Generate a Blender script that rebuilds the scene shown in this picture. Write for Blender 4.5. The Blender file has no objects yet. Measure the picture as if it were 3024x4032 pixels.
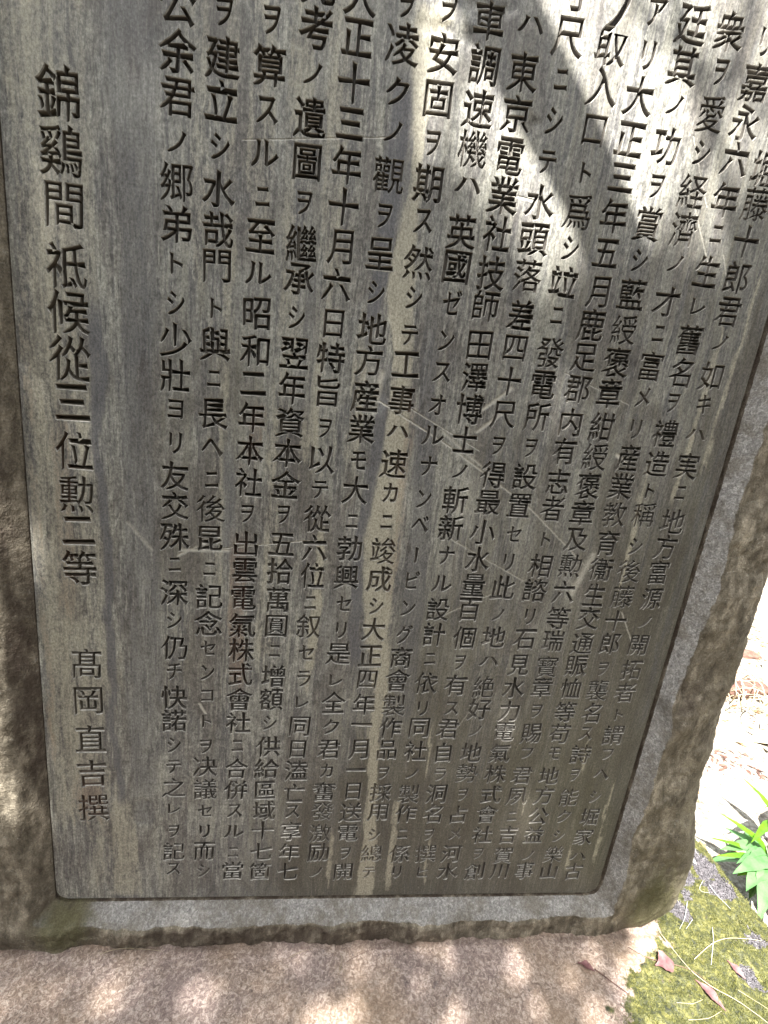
import bpy, bmesh, math, random
import numpy as np
from mathutils import Vector, Matrix
from mathutils.geometry import delaunay_2d_cdt

random.seed(7)
rng = np.random.default_rng(11)
scene = bpy.context.scene
COL = scene.collection

# ------------------------------------------------------------------ camera, sky, sun, exposure
cam_d = bpy.data.cameras.new("camera")
cam_d.sensor_fit = 'VERTICAL'
cam_d.sensor_height = 24.0
cam_d.lens = 24.0 * 1792.4230 / 4032.0
cam_d.clip_start = 0.02
cam_d.clip_end = 400
cam = bpy.data.objects.new("camera", cam_d)
COL.objects.link(cam)
CAMPOS = Vector((0.202457, -0.611470, 0.797923))
cr, cd, cf = Vector((0.988686, -0.094680, 0.116347)), Vector((0.089520, -0.249947, -0.964112)), Vector((0.120363, 0.963619, -0.238643))      # right, down, forward
m3 = Matrix((cr, -cd, -cf)).transposed()
cam.matrix_world = Matrix.Translation(CAMPOS) @ m3.to_4x4()
scene.camera = cam

SUN = Vector((-0.24, -0.44, 0.866)).normalized()                # towards the sun
world = bpy.data.worlds.new("World")
scene.world = world
world.use_nodes = True
wn = world.node_tree.nodes
wl = world.node_tree.links
sky = wn.new("ShaderNodeTexSky")
sky.sky_type = 'NISHITA'
sky.sun_disc = False
sky.sun_elevation = math.asin(SUN.z)
sky.sun_rotation = math.atan2(SUN.x, SUN.y)
sky.air_density = 1.0
sky.dust_density = 2.5
sky.ozone_density = 0.6
bg = wn["Background"]
bg.inputs["Strength"].default_value = 0.075
# thin bright haze over the blue: the sky's own colour pulled towards a warm white
hz = wn.new("ShaderNodeHueSaturation"); hz.inputs["Saturation"].default_value = 0.30
tn = wn.new("ShaderNodeMix"); tn.data_type = 'RGBA'; tn.blend_type = 'MULTIPLY'; tn.inputs[0].default_value = 1.0
tn.inputs[7].default_value = (1.0, 0.985, 0.93, 1)
wl.new(sky.outputs["Color"], hz.inputs["Color"]); wl.new(hz.outputs["Color"], tn.inputs[6])
wl.new(tn.outputs[2], bg.inputs["Color"])
sd = bpy.data.lights.new("sun", 'SUN')
sd.energy = 4.3
sd.angle = math.radians(0.53)
sd.color = (1.0, 0.95, 0.87)
so = bpy.data.objects.new("sun", sd)
so.rotation_euler = SUN.to_track_quat('Z', 'Y').to_euler()
so.location = (-2, -3, 8)
COL.objects.link(so)
scene.view_settings.view_transform = 'Standard'
scene.view_settings.look = 'None'
scene.view_settings.gamma = 1.0
scene.view_settings.use_curve_mapping = False
scene.view_settings.exposure = 2.85
# columns of the inscription: text, x and z of every character on the panel in 0.1 mm
COLUMNS = [
 ("錦鷄間祗候從三位勲二等髙岡直吉撰", [-1229,-1223,-1216,-1220,-1224,-1228,-1229,-1229,-1228,-1228,-1229,-1196,-1194,-1191,-1189,-1187],
  [10722,10191,9652,9034,8534,8009,7490,6889,6327,5831,5307,3845,3229,2581,1962,1311]),
 ("公余君ノ郷弟トシ少壯ヨリ友交殊ニ深シ仍チ快諾シテ之レヲ記ス", [-6,-6,-7,-7,-8,-8,-8,-7,-7,-7,-6,-5,-5,-4,-3,-2,-1,1,2,3,5,6,8,10,11,13,15,17,19],
  [11724,11302,10887,10469,10075,9647,9235,8802,8383,7962,7550,7127,6695,6290,5853,5457,5034,4612,4172,3786,3349,2948,2513,2116,1717,1313,857,445,76]),
 ("ヲ建立シ水哉門ト與ニ長ヘニ後昆ニ記念センコトヲ决議セリ而シ", [462,460,458,457,456,455,455,455,455,455,456,457,458,459,461,463,465,467,469,472,474,477,480,483,486,490,493,497,500],
  [11733,11329,10930,10500,10078,9660,9268,8804,8389,7981,7545,7114,6690,6291,5872,5427,5010,4595,4200,3798,3398,2954,2500,2128,1698,1274,860,445,40]),
 ("ヲ算スルニ至ル昭和二年本社ヲ出雲電氣株式會社ニ合併スルニ當", [957,953,950,947,944,942,941,939,938,937,937,937,937,937,938,939,940,941,943,944,946,948,950,953,955,958,960,964,966],
  [11750,11339,10926,10512,10073,9659,9264,8808,8369,7974,7552,7125,6697,6268,5836,5442,5021,4590,4191,3785,3354,2945,2530,2097,1687,1280,863,428,37]),
 ("先考ノ遺圖ヲ繼承シ翌年資本金ヲ五拾萬圓ニ增額シ供給區域十七箇", [1422,1422,1422,1422,1422,1422,1422,1422,1422,1422,1422,1422,1422,1422,1422,1422,1422,1421,1421,1421,1421,1420,1420,1420,1420,1419,1419,1419,1418,1418],
  [12170,11766,11350,10939,10497,10083,9656,9261,8828,8403,7975,7548,7146,6714,6302,5866,5469,5032,4609,4207,3784,3375,2964,2531,2110,1696,1286,881,444,17]),
 ("大正十三年十月六日特旨ヲ以テ從六位ニ叙セラレ同日溘亡ス享年七", [1875,1876,1876,1877,1877,1878,1878,1878,1879,1879,1879,1880,1880,1880,1880,1881,1881,1881,1881,1881,1881,1881,1881,1881,1881,1881,1881,1881,1881,1881],
  [12144,11756,11336,10948,10538,10112,9681,9264,8808,8405,7991,7520,7102,6695,6282,5860,5435,5017,4639,4209,3769,3356,2913,2489,2092,1645,1277,869,428,14]),
 ("ヲ凌クノ觀ヲ呈シ地方産業モ大ニ勃興セリ是レ全ク君カ奮發激励ノ", [2376,2374,2372,2370,2369,2368,2366,2365,2364,2364,2363,2363,2362,2362,2362,2362,2362,2362,2362,2363,2363,2364,2364,2365,2365,2366,2367,2368,2369,2370],
  [12153,11782,11346,10954,10515,10090,9673,9244,8818,8428,7987,7563,7142,6732,6290,5889,5449,5039,4609,4211,3768,3364,2931,2504,2105,1684,1283,840,427,-7]),
 ("ヲ安固ヲ期ス然シテ工事ハ速カニ竣成シ大正四年一月一日送電ヲ開", [2839,2840,2841,2842,2843,2843,2844,2844,2844,2845,2845,2845,2845,2844,2844,2844,2843,2843,2842,2842,2841,2840,2840,2839,2838,2837,2836,2835,2834,2833],
  [12197,11779,11345,10915,10502,10103,9648,9248,8807,8441,7995,7586,7151,6747,6326,5896,5463,5037,4652,4200,3792,3354,2992,2519,2127,1693,1273,842,411,-10]),
 ("車調速機ハ英國ゼンスオルナンベービング商會製作品ヲ採用シ總テ", [3309,3313,3317,3320,3323,3325,3327,3328,3329,3330,3330,3330,3329,3328,3327,3326,3324,3322,3319,3317,3314,3311,3308,3304,3300,3297,3293,3288,3284,3279],
  [12181,11757,11335,10933,10558,10059,9662,9251,8801,8405,7992,7589,7169,6706,6329,5866,5476,5034,4594,4202,3803,3361,2939,2519,2083,1686,1279,812,410,-13]),
 ("ハ東京電業社技師田澤博士ノ斬新ナル設計ニ依リ同社ノ製作ニ係リ", [3779,3778,3777,3777,3776,3775,3775,3774,3774,3774,3773,3773,3773,3773,3773,3773,3773,3773,3773,3773,3773,3774,3774,3774,3775,3775,3775,3776,3776,3777],
  [12215,11768,11357,10930,10517,10100,9655,9269,8793,8394,7980,7575,7140,6727,6312,5903,5462,5040,4623,4215,3786,3326,2957,2520,2080,1664,1253,831,393,-17]),
 ("寸尺ニシテ水頭落差四十尺ヲ得最小水量百個ヲ有ス君自ラ洞名ヲ撰ヒ", [4231,4234,4237,4240,4242,4244,4246,4248,4249,4251,4251,4252,4253,4253,4253,4253,4253,4253,4252,4252,4251,4250,4249,4248,4247,4246,4244,4243,4241,4239,4237],
  [12610,12174,11773,11368,10947,10518,10106,9698,9232,8818,8403,7963,7543,7135,6732,6297,5880,5466,5070,4597,4175,3769,3346,2960,2505,2076,1673,1259,817,392,-21]),
 ("ノ取入口ト爲シ竝ニ發電所ヲ設置セリ此ノ地ハ絶好ノ地勢ヲ占メ河水", [4757,4754,4750,4747,4743,4740,4737,4734,4732,4729,4727,4725,4723,4721,4719,4717,4716,4714,4713,4712,4711,4709,4709,4708,4707,4706,4706,4705,4705,4704,4704],
  [12533,12180,11789,11348,10908,10490,10080,9689,9287,8821,8414,7990,7565,7156,6735,6311,5874,5469,5021,4643,4219,3764,3352,2943,2524,2113,1670,1248,837,392,-6]),
 ("アリ大正三年五月鹿足郡内有志者ト相諮リ石見水力電氣株式會社ヲ創", [5210,5212,5213,5215,5216,5217,5218,5219,5220,5220,5220,5220,5220,5219,5219,5218,5217,5217,5216,5215,5213,5212,5211,5209,5207,5206,5204,5202,5200,5198,5196],
  [12585,12177,11774,11335,10930,10511,10091,9635,9236,8825,8409,7970,7569,7140,6740,6269,5854,5461,5026,4626,4180,3775,3340,2942,2524,2105,1680,1265,817,397,-10]),
 ("廷其ノ功ヲ賞シ藍綬褒章紺綬褒章及勲六等瑞寳章ヲ賜フ君夙ニ吉賀川", [5672,5675,5676,5678,5680,5681,5682,5683,5684,5684,5685,5685,5685,5684,5684,5684,5683,5682,5681,5681,5679,5678,5677,5675,5674,5672,5671,5669,5667,5665,5663],
  [12554,12149,11768,11344,10912,10495,10078,9674,9237,8820,8414,7959,7539,7116,6711,6309,5892,5466,5027,4638,4173,3798,3360,2925,2538,2080,1650,1226,819,356,-13]),
 ("衆ヲ愛シ経濟ノ才ニ富メリ産業教育衞生交通賑恤等苟モ地方公益ノ事", [6146,6153,6159,6164,6168,6172,6175,6179,6181,6183,6184,6185,6185,6185,6185,6184,6183,6182,6180,6178,6175,6173,6170,6167,6163,6159,6155,6151,6146,6141,6137],
  [12569,12177,11752,11352,10934,10504,10112,9651,9253,8832,8425,7986,7576,7165,6742,6293,5874,5456,5061,4619,4219,3804,3362,2943,2553,2091,1681,1232,822,355,1]),
 ("リ嘉永六年ニ生レ舊名ヲ禮造ト稱シ後藤十郎ヲ襲名ス詩ヲ能クシ樂山", [6617,6621,6625,6628,6632,6634,6637,6639,6640,6642,6643,6644,6644,6644,6644,6644,6644,6643,6642,6641,6640,6638,6637,6635,6633,6631,6628,6626,6623,6620,6618],
  [12554,12153,11743,11355,10904,10520,10078,9654,9231,8805,8399,7972,7543,7142,6772,6288,5878,5460,5044,4647,4194,3793,3362,2960,2547,2124,1645,1237,801,372,-20]),
 ("リ堀藤十郎君ノ如キハ実ニ地方富源ノ開拓者ト謂フヘシ堀家ハ古", [7028,7041,7053,7065,7077,7086,7094,7102,7109,7114,7120,7124,7127,7130,7131,7133,7133,7133,7132,7131,7129,7126,7124,7120,7116,7111,7106,7100,7095],
  [11680,11307,10925,10494,10059,9644,9254,8820,8428,8010,7552,7158,6718,6313,5900,5462,5059,4646,4202,3779,3349,2942,2562,2136,1676,1226,781,330,-23]),
]

# ------------------------------------------------------------------ helpers
def link(o, parent=None):
    COL.objects.link(o)
    if parent is not None:
        o.parent = parent
    return o

def tag(o, label, cat, group=None):
    o['label'] = label
    o['category'] = cat
    if group:
        o['group'] = group
    return o

def mesh_obj(name, verts, faces, mat, parent=None, smooth=True, attr=None, raw=False):
    me = bpy.data.meshes.new(name)
    verts = np.asarray(verts, dtype=np.float32)
    if isinstance(faces, np.ndarray):
        n, k = faces.shape
        me.vertices.add(len(verts)); me.vertices.foreach_set("co", verts.ravel())
        me.loops.add(n * k); me.loops.foreach_set("vertex_index", faces.astype(np.int32).ravel())
        me.polygons.add(n)
        me.polygons.foreach_set("loop_start", np.arange(0, n * k, k, dtype=np.int32))
        me.polygons.foreach_set("loop_total", np.full(n, k, dtype=np.int32))
        me.update(calc_edges=True)
    else:
        me.from_pydata([tuple(map(float, v)) for v in verts], [], faces)
        me.update()
    me.polygons.foreach_set("use_smooth", [smooth] * len(me.polygons))
    if attr is not None:
        a = me.color_attributes.new("stain", 'FLOAT_COLOR', 'POINT')
        full = np.ones((len(verts), 4), dtype=np.float32)
        full[:, :attr.shape[1]] = attr
        a.data.foreach_set("color", full.ravel())
    me.materials.append(mat)
    o = bpy.data.objects.new(name, me)
    return link(o, parent)

def empty(name, loc=(0, 0, 0), parent=None):
    o = bpy.data.objects.new(name, None)
    o.location = loc
    o.empty_display_size = 0.05
    return link(o, parent)

def _h(ix, iy, iz, seed):
    n = (ix * 374761393 + iy * 668265263 + iz * 2147483647 + seed * 1274126177) & 0xffffffff
    n = ((n ^ (n >> 13)) * 1274126177) & 0xffffffff
    n = ((n ^ (n >> 15)) * 2246822519) & 0xffffffff
    return ((n ^ (n >> 16)) & 0xffff) / 65535.0

def vnoise(x, y, z=0.0, seed=0):
    """smooth value noise in -1..1"""
    x, y, z = np.broadcast_arrays(np.asarray(x, float), np.asarray(y, float), np.asarray(z, float))
    ix, iy, iz = np.floor(x).astype(np.int64), np.floor(y).astype(np.int64), np.floor(z).astype(np.int64)
    fx, fy, fz = x - ix, y - iy, z - iz
    fx, fy, fz = [f * f * f * (f * (f * 6 - 15) + 10) for f in (fx, fy, fz)]
    r = 0
    for a in (0, 1):
        for b in (0, 1):
            for c in (0, 1):
                w = (fx if a else 1 - fx) * (fy if b else 1 - fy) * (fz if c else 1 - fz)
                r = r + w * _h(ix + a, iy + b, iz + c, seed)
    return r * 2 - 1

def fbm(x, y, z=0.0, oct=4, seed=0, gain=0.5):
    r, a, f = 0, 1.0, 1.0
    for o in range(oct):
        r = r + a * vnoise(np.asarray(x) * f, np.asarray(y) * f, np.asarray(z) * f, seed + o)
        a *= gain; f *= 2.03
    return r

def sstep(a, b, x):
    t = np.clip((np.asarray(x, float) - a) / (b - a), 0, 1)
    return t * t * (3 - 2 * t)

# ---- materials
class NT:
    def __init__(self, name):
        self.m = bpy.data.materials.new(name)
        self.m.use_nodes = True
        self.t = self.m.node_tree
        self.n = self.t.nodes
        self.b = self.n["Principled BSDF"]
        self.out = self.n["Material Output"]
        self.tc = self.n.new("ShaderNodeTexCoord")
    def L(self, a, b): self.t.links.new(a, b)
    def mapping(self, scale, rot=(0, 0, 0), src=None):
        mp = self.n.new("ShaderNodeMapping")
        mp.inputs["Scale"].default_value = scale
        mp.inputs["Rotation"].default_value = rot
        self.L(src or self.tc.outputs["Object"], mp.inputs["Vector"])
        return mp.outputs["Vector"]
    def noise(self, vec, scale, detail=4, rough=0.55, dist=0.0):
        t = self.n.new("ShaderNodeTexNoise")
        t.inputs["Scale"].default_value = scale
        t.inputs["Detail"].default_value = detail
        t.inputs["Roughness"].default_value = rough
        t.inputs["Distortion"].default_value = dist
        self.L(vec, t.inputs["Vector"])
        return t.outputs["Fac"]
    def voro(self, vec, scale, feature='F1', rnd=1.0):
        t = self.n.new("ShaderNodeTexVoronoi")
        t.feature = feature
        t.inputs["Scale"].default_value = scale
        t.inputs["Randomness"].default_value = rnd
        self.L(vec, t.inputs["Vector"])
        return t.outputs["Distance"]
    def ramp(self, fac, stops):
        r = self.n.new("ShaderNodeValToRGB")
        e = r.color_ramp.elements
        while len(e) < len(stops): e.new(0.5)
        for i, (p, c) in enumerate(stops):
            e[i].position = p
            e[i].color = (c, c, c, 1) if isinstance(c, (int, float)) else (*c, 1)
        self.L(fac, r.inputs["Fac"])
        return r.outputs["Color"]
    def mix(self, fac, a, b, mode='MIX'):
        x = self.n.new("ShaderNodeMix")
        x.data_type = 'RGBA'; x.blend_type = mode; x.clamp_factor = True
        for s, v in ((x.inputs[0], fac), (x.inputs[6], a), (x.inputs[7], b)):
            if isinstance(v, (int, float)): s.default_value = v
            elif isinstance(v, tuple): s.default_value = (*v, 1)
            else: self.L(v, s)
        return x.outputs[2]
    def math(self, op, a, b=0.0, clamp=False):
        x = self.n.new("ShaderNodeMath"); x.operation = op; x.use_clamp = clamp
        for s, v in ((x.inputs[0], a), (x.inputs[1], b)):
            if isinstance(v, (int, float)): s.default_value = v
            else: self.L(v, s)
        return x.outputs[0]
    def attr(self, name="stain"):
        a = self.n.new("ShaderNodeAttribute"); a.attribute_name = name
        s = self.n.new("ShaderNodeSeparateColor")
        self.L(a.outputs["Color"], s.inputs[0])
        return [s.outputs[0], s.outputs[1], s.outputs[2], a.outputs["Alpha"]]
    def bump(self, h, dist, strength=1.0, prev=None):
        b = self.n.new("ShaderNodeBump")
        b.inputs["Distance"].default_value = dist
        b.inputs["Strength"].default_value = strength
        self.L(h, b.inputs["Height"])
        if prev is not None: self.L(prev, b.inputs["Normal"])
        return b.outputs["Normal"]
    def done(self, color, rough, normal=None, spec=0.4):
        for s, v in ((self.b.inputs["Base Color"], color), (self.b.inputs["Roughness"], rough)):
            if isinstance(v, (int, float)): s.default_value = v
            elif isinstance(v, tuple): s.default_value = (*v, 1)
            else: self.L(v, s)
        if normal is not None: self.L(normal, self.b.inputs["Normal"])
        self.b.inputs["Specular IOR Level"].default_value = spec
        return self.m

SCARS = [((.255, .795), (.36, .745), .0009, .9), ((.36, .745), (.49, .670), .0012, .7), ((.49, .670), (.60, .585), .0011, .6), ((.345, .765), (.42, .715), .0016, .45),
         ((.275, .80), (.40, .745), .0008, .5), ((.395, .80), (.43, .832), .0018, .8), ((.392, .770), (.425, .800), .0018, .8), ((.01, .568), (.07, .572), .0020, .8),
         ((.005, .560), (.045, .583), .0014, .8), ((.05, .572), (.18, .596), .0007, .7), ((.58, .545), (.60, .610), .0035, .6), ((.37, .62), (.50, .56), .0011, .45),
         ((.385, .495), (.455, .535), .0010, .5), ((.37, 1.055), (.415, 1.052), .0010, 1.0), ((.61, 1.10), (.66, 1.02), .0009, .6), ((.60, 1.15), (.64, 1.08), .0007, .6),
         ((.037, .326), (.046, .310), .0014, 1.0), ((.67, .52), (.70, .47), .001, .6), ((.60, .76), (.615, .752), .002, .9), ((.50, .86), (.60, .83), .0007, .4),
         ((.07, 1.06), (.24, 1.09), .0006, .5), ((.255, .83), (.249, .78), .0030, .8), ((.68, 1.03), (.70, .99), .0008, .6), ((-.06, .60), (-.03, .565), .002, .4),
         ((.44, .30), (.47, .36), .0008, .3), ((.24, .33), (.26, .345), .001, .4)]

def mat_panel():
    """fine-dressed dark slate with run-off streaks; attribute: R tan run, G dark blue-black, B rusty, A olive film with lower-right shade painted in"""
    k = NT("weathered_slate")
    R, G, B, A = k.attr()
    o = k.tc.outputs["Object"]
    wob = k.n.new("ShaderNodeTexNoise"); wob.inputs["Scale"].default_value = 26; wob.inputs["Detail"].default_value = 3
    k.L(o, wob.inputs["Vector"])
    wv = k.n.new("ShaderNodeVectorMath"); wv.operation = 'MULTIPLY_ADD'
    k.L(wob.outputs["Color"], wv.inputs[0]); wv.inputs[1].default_value = (.008, .0, .012); k.L(o, wv.inputs[2])
    wo = wv.outputs[0]
    s1 = k.noise(k.mapping((1, 1, 0.045), src=wo), 300, 6, 0.75, 0.2)      # hair-fine runs
    s2 = k.noise(k.mapping((1, 1, 0.09), src=wo), 105, 6, 0.72, 0.4)       # finger-wide runs
    s3 = k.noise(k.mapping((1, 1, 0.22), src=wo), 24, 5, 0.68, 0.6)        # broad uneven bands
    mot = k.noise(k.mapping((1, 1, 0.62), src=wo), 150, 6, 0.78, 0.3)      # blotches
    mo2 = k.noise(k.mapping((1, 1, 0.7)), 380, 5, 0.8)
    big = k.noise(k.mapping((1, 1, 0.7)), 6.5, 5, 0.65, 0.5)
    fine = k.noise(o, 1300, 2, 0.7)
    where = k.ramp(big, [(0.38, 0.6), (0.60, 1.0)])
    c = k.ramp(s3, [(0.30, (0.100, 0.101, 0.106)), (0.48, (0.190, 0.190, 0.180)), (0.66, (0.310, 0.312, 0.282))])
    c = k.mix(k.math('MULTIPLY', k.ramp(s2, [(0.50, 0.0), (0.62, 0.9)]), where), c, (0.345, 0.345, 0.300))
    c = k.mix(k.math('MULTIPLY', k.ramp(s2, [(0.36, 0.95), (0.48, 0.0)]), 0.8), c, (0.092, 0.091, 0.097))
    c = k.mix(k.math('MULTIPLY', k.ramp(s1, [(0.52, 0.0), (0.62, 0.85)]), where), c, (0.380, 0.375, 0.335))
    c = k.mix(k.ramp(s1, [(0.37, 0.75), (0.47, 0.0)]), c, (0.096, 0.092, 0.092))
    c = k.mix(k.ramp(mot, [(0.56, 0.0), (0.72, 0.55)]), c, (0.300, 0.280, 0.230))
    c = k.mix(k.ramp(k.noise(k.mapping((1, 1, 0.28), src=wo), 17, 6, 0.75, 0.8), [(0.46, 0.0), (0.60, 0.62)]), c, (0.105, 0.094, 0.085))
    c = k.mix(1.0, c, k.ramp(mot, [(0.32, 0.45), (0.68, 1.6)]), 'MULTIPLY')
    fr = k.math('MULTIPLY', k.math('SUBTRACT', k.mix(0.45, s2, mot), 0.5), 3.4)
    fray = lambda s, lo, hi: k.ramp(k.math('ADD', s, fr), [(lo, 0.0), (hi, 1.0)])
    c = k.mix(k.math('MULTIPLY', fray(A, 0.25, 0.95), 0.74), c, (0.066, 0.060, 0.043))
    c = k.mix(k.math('MULTIPLY', fray(R, 0.30, 0.9), 0.80), c, (0.395, 0.375, 0.300))
    c = k.mix(k.math('MULTIPLY', fray(G, 0.32, 0.95), 0.74), c, (0.102, 0.104, 0.120))
    c = k.mix(k.math('MULTIPLY', fray(B, 0.35, 1.1), 0.55), c, (0.190, 0.120, 0.088))
    c = k.mix(1.0, c, k.ramp(mo2, [(0.34, 0.52), (0.66, 1.55)]), 'MULTIPLY')
    # scratches and scars: pale bruised stone along each
    nz = k.n.new("ShaderNodeTexNoise"); nz.inputs["Scale"].default_value = 240; nz.inputs["Detail"].default_value = 3
    k.L(o, nz.inputs["Vector"])
    ja = k.n.new("ShaderNodeVectorMath"); ja.operation = 'MULTIPLY_ADD'
    k.L(nz.outputs["Color"], ja.inputs[0]); ja.inputs[1].default_value = (.0022, 0, .0022); k.L(o, ja.inputs[2])
    acc = None
    def vm(op, a, bb):
        x = k.n.new("ShaderNodeVectorMath"); x.operation = op
        for s_, v_ in ((x.inputs[0], a), (x.inputs[1], bb)):
            if isinstance(v_, tuple): s_.default_value = v_
            else: k.L(v_, s_)
        return x
    flat = vm('MULTIPLY', ja.outputs[0], (1, 0, 1)).outputs[0]
    for (x0, z0), (x1, z1), w, st_ in SCARS:
        a_ = (x0 - 0.3 + .0011, 0, z0 + 0.125 + .0011); d_ = (x1 - x0, 0, z1 - z0); L2 = d_[0] ** 2 + d_[2] ** 2
        pa = vm('SUBTRACT', flat, a_).outputs[0]
        t_ = k.math('MULTIPLY', vm('DOT_PRODUCT', pa, d_).outputs['Value'], 1 / L2, True)
        sc = k.n.new("ShaderNodeVectorMath"); sc.operation = 'SCALE'; sc.inputs[0].default_value = d_; k.L(t_, sc.inputs['Scale'])
        dd = vm('LENGTH', vm('SUBTRACT', pa, sc.outputs[0]).outputs[0], (0, 0, 0)).outputs['Value']
        e_ = k.math('SUBTRACT', 1.0, k.math('DIVIDE', dd, w * 2.0), True)
        e_ = k.math('MULTIPLY', e_, st_)
        acc = e_ if acc is None else k.math('MAXIMUM', acc, e_)
    acc = k.math('MULTIPLY', acc, k.ramp(mo2, [(0.30, 0.3), (0.55, 1.6)]), True)
    c = k.mix(acc, c, (0.480, 0.465, 0.410))
    # small bruises
    vo = k.voro(wo, 70)
    br = k.math('MULTIPLY', k.ramp(vo, [(0.05, 1.0), (0.12, 0.0)]), k.ramp(mot, [(0.55, 0.0), (0.66, 0.7)]))
    c = k.mix(br, c, (0.300, 0.290, 0.265))
    tool = k.noise(k.mapping((1.0, 1.0, 0.10)), 420, 3, 0.6)
    h = k.math('ADD', k.math('MULTIPLY', tool, 0.5), k.math('MULTIPLY', mo2, 0.5))
    nrm = k.bump(h, 0.0006, 0.8)
    nrm = k.bump(k.noise(k.mapping((1, 1, 0.4)), 26, 5, 0.65), 0.0018, 0.7, nrm)
    nrm = k.bump(k.math('SUBTRACT', 1.0, acc), 0.0012, 0.8, nrm)
    ro = k.ramp(mot, [(0.3, 0.36), (0.7, 0.60)])
    return k.done(c, ro, nrm, 0.5)

def mat_groove():
    k = NT("chiselled_slate")
    R, G, B = k.attr()[0:3]
    n = k.noise(k.tc.outputs["Object"], 260, 4, 0.6)
    n2 = k.noise(k.mapping((1.0, 1.0, 0.05)), 60, 4, 0.6)
    c = k.ramp(n2, [(0.3, (0.072, 0.066, 0.063)), (0.7, (0.190, 0.176, 0.155))])  # darker than the face: shade of the cuts deepened by colour
    c = k.mix(k.math('MULTIPLY', R, 0.5), c, (0.22, 0.19, 0.14))
    c = k.mix(k.math('MULTIPLY', B, 0.7), c, (0.10, 0.045, 0.03))
    nrm = k.bump(n, 0.0008, 0.7)
    return k.done(c, 0.6, nrm, 0.25)

def mat_arris():
    k = NT("chisel_edge_highlight")
    n = k.noise(k.tc.outputs["Object"], 180, 4, 0.6)
    c = k.ramp(n, [(0.35, (0.16, 0.155, 0.145)), (0.62, (0.42, 0.41, 0.375))])  # rim highlight of the cuts put into a paler edge colour
    return k.done(c, 0.45, None, 0.5)

def mat_body():
    """pecked and broken stone; attribute: R pale fresh-cut bevel, G moss / algae, B dark brown, also shade painted into the panel-edge groove"""
    k = NT("rough_pecked_stone")
    R, G, B = k.attr()[0:3]
    o = k.tc.outputs["Object"]
    big = k.noise(o, 14, 5, 0.65, 0.3)
    mid = k.noise(k.mapping((1, 1, 0.4)), 60, 5, 0.65)
    fine = k.noise(o, 420, 4, 0.7)
    pit = k.voro(o, 330)
    c = k.ramp(mid, [(0.32, (0.075, 0.064, 0.048)), (0.50, (0.190, 0.168, 0.130)), (0.66, (0.380, 0.340, 0.270))])
    c = k.mix(k.ramp(big, [(0.40, 0.42), (0.52, 0.0)]), c, (0.150, 0.130, 0.100))
    c = k.mix(k.ramp(k.noise(o, 110, 5, 0.75), [(0.60, 0.0), (0.68, 0.6)]), c, (0.36, 0.35, 0.31))
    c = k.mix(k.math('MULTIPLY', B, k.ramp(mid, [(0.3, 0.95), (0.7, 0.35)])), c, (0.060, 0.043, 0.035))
    grain = k.noise(k.mapping((1, 1, 0.8)), 200, 4, 0.66, 0.8)
    pale = k.ramp(grain, [(0.34, (0.20, 0.198, 0.198)), (0.5, (0.31, 0.305, 0.30)), (0.64, (0.47, 0.462, 0.455))])
    pale = k.mix(k.ramp(k.noise(o, 17, 5, 0.75), [(0.40, 0.75), (0.56, 0.0)]), pale, (0.17, 0.155, 0.130))
    c = k.mix(k.ramp(k.math('ADD', R, k.math('MULTIPLY', k.math('SUBTRACT', mid, 0.5), 0.8)), [(0.40, 0.0), (0.60, 0.92)]), c, pale)
    c = k.mix(k.ramp(k.math('ADD', G, k.math('MULTIPLY', k.math('SUBTRACT', mid, 0.5), 1.2)), [(0.40, 0.0), (0.80, 0.75)]), c, (0.085, 0.082, 0.035))
    c = k.mix(1.0, c, k.ramp(fine, [(0.28, 0.62), (0.72, 1.38)]), 'MULTIPLY')
    h = k.math('ADD', k.math('MULTIPLY', fine, 0.55), k.math('MULTIPLY', pit, 0.5))
    nrm = k.bump(h, 0.0016, 0.9)
    nrm = k.bump(k.noise(k.mapping((1, 1, 0.6)), 90, 5, 0.72), 0.006, 0.85, nrm)
    nrm = k.bump(k.voro(k.mapping((1, 1, 0.5)), 34), 0.006, 0.5, nrm)
    return k.done(c, 0.8, nrm, 0.3)

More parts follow.
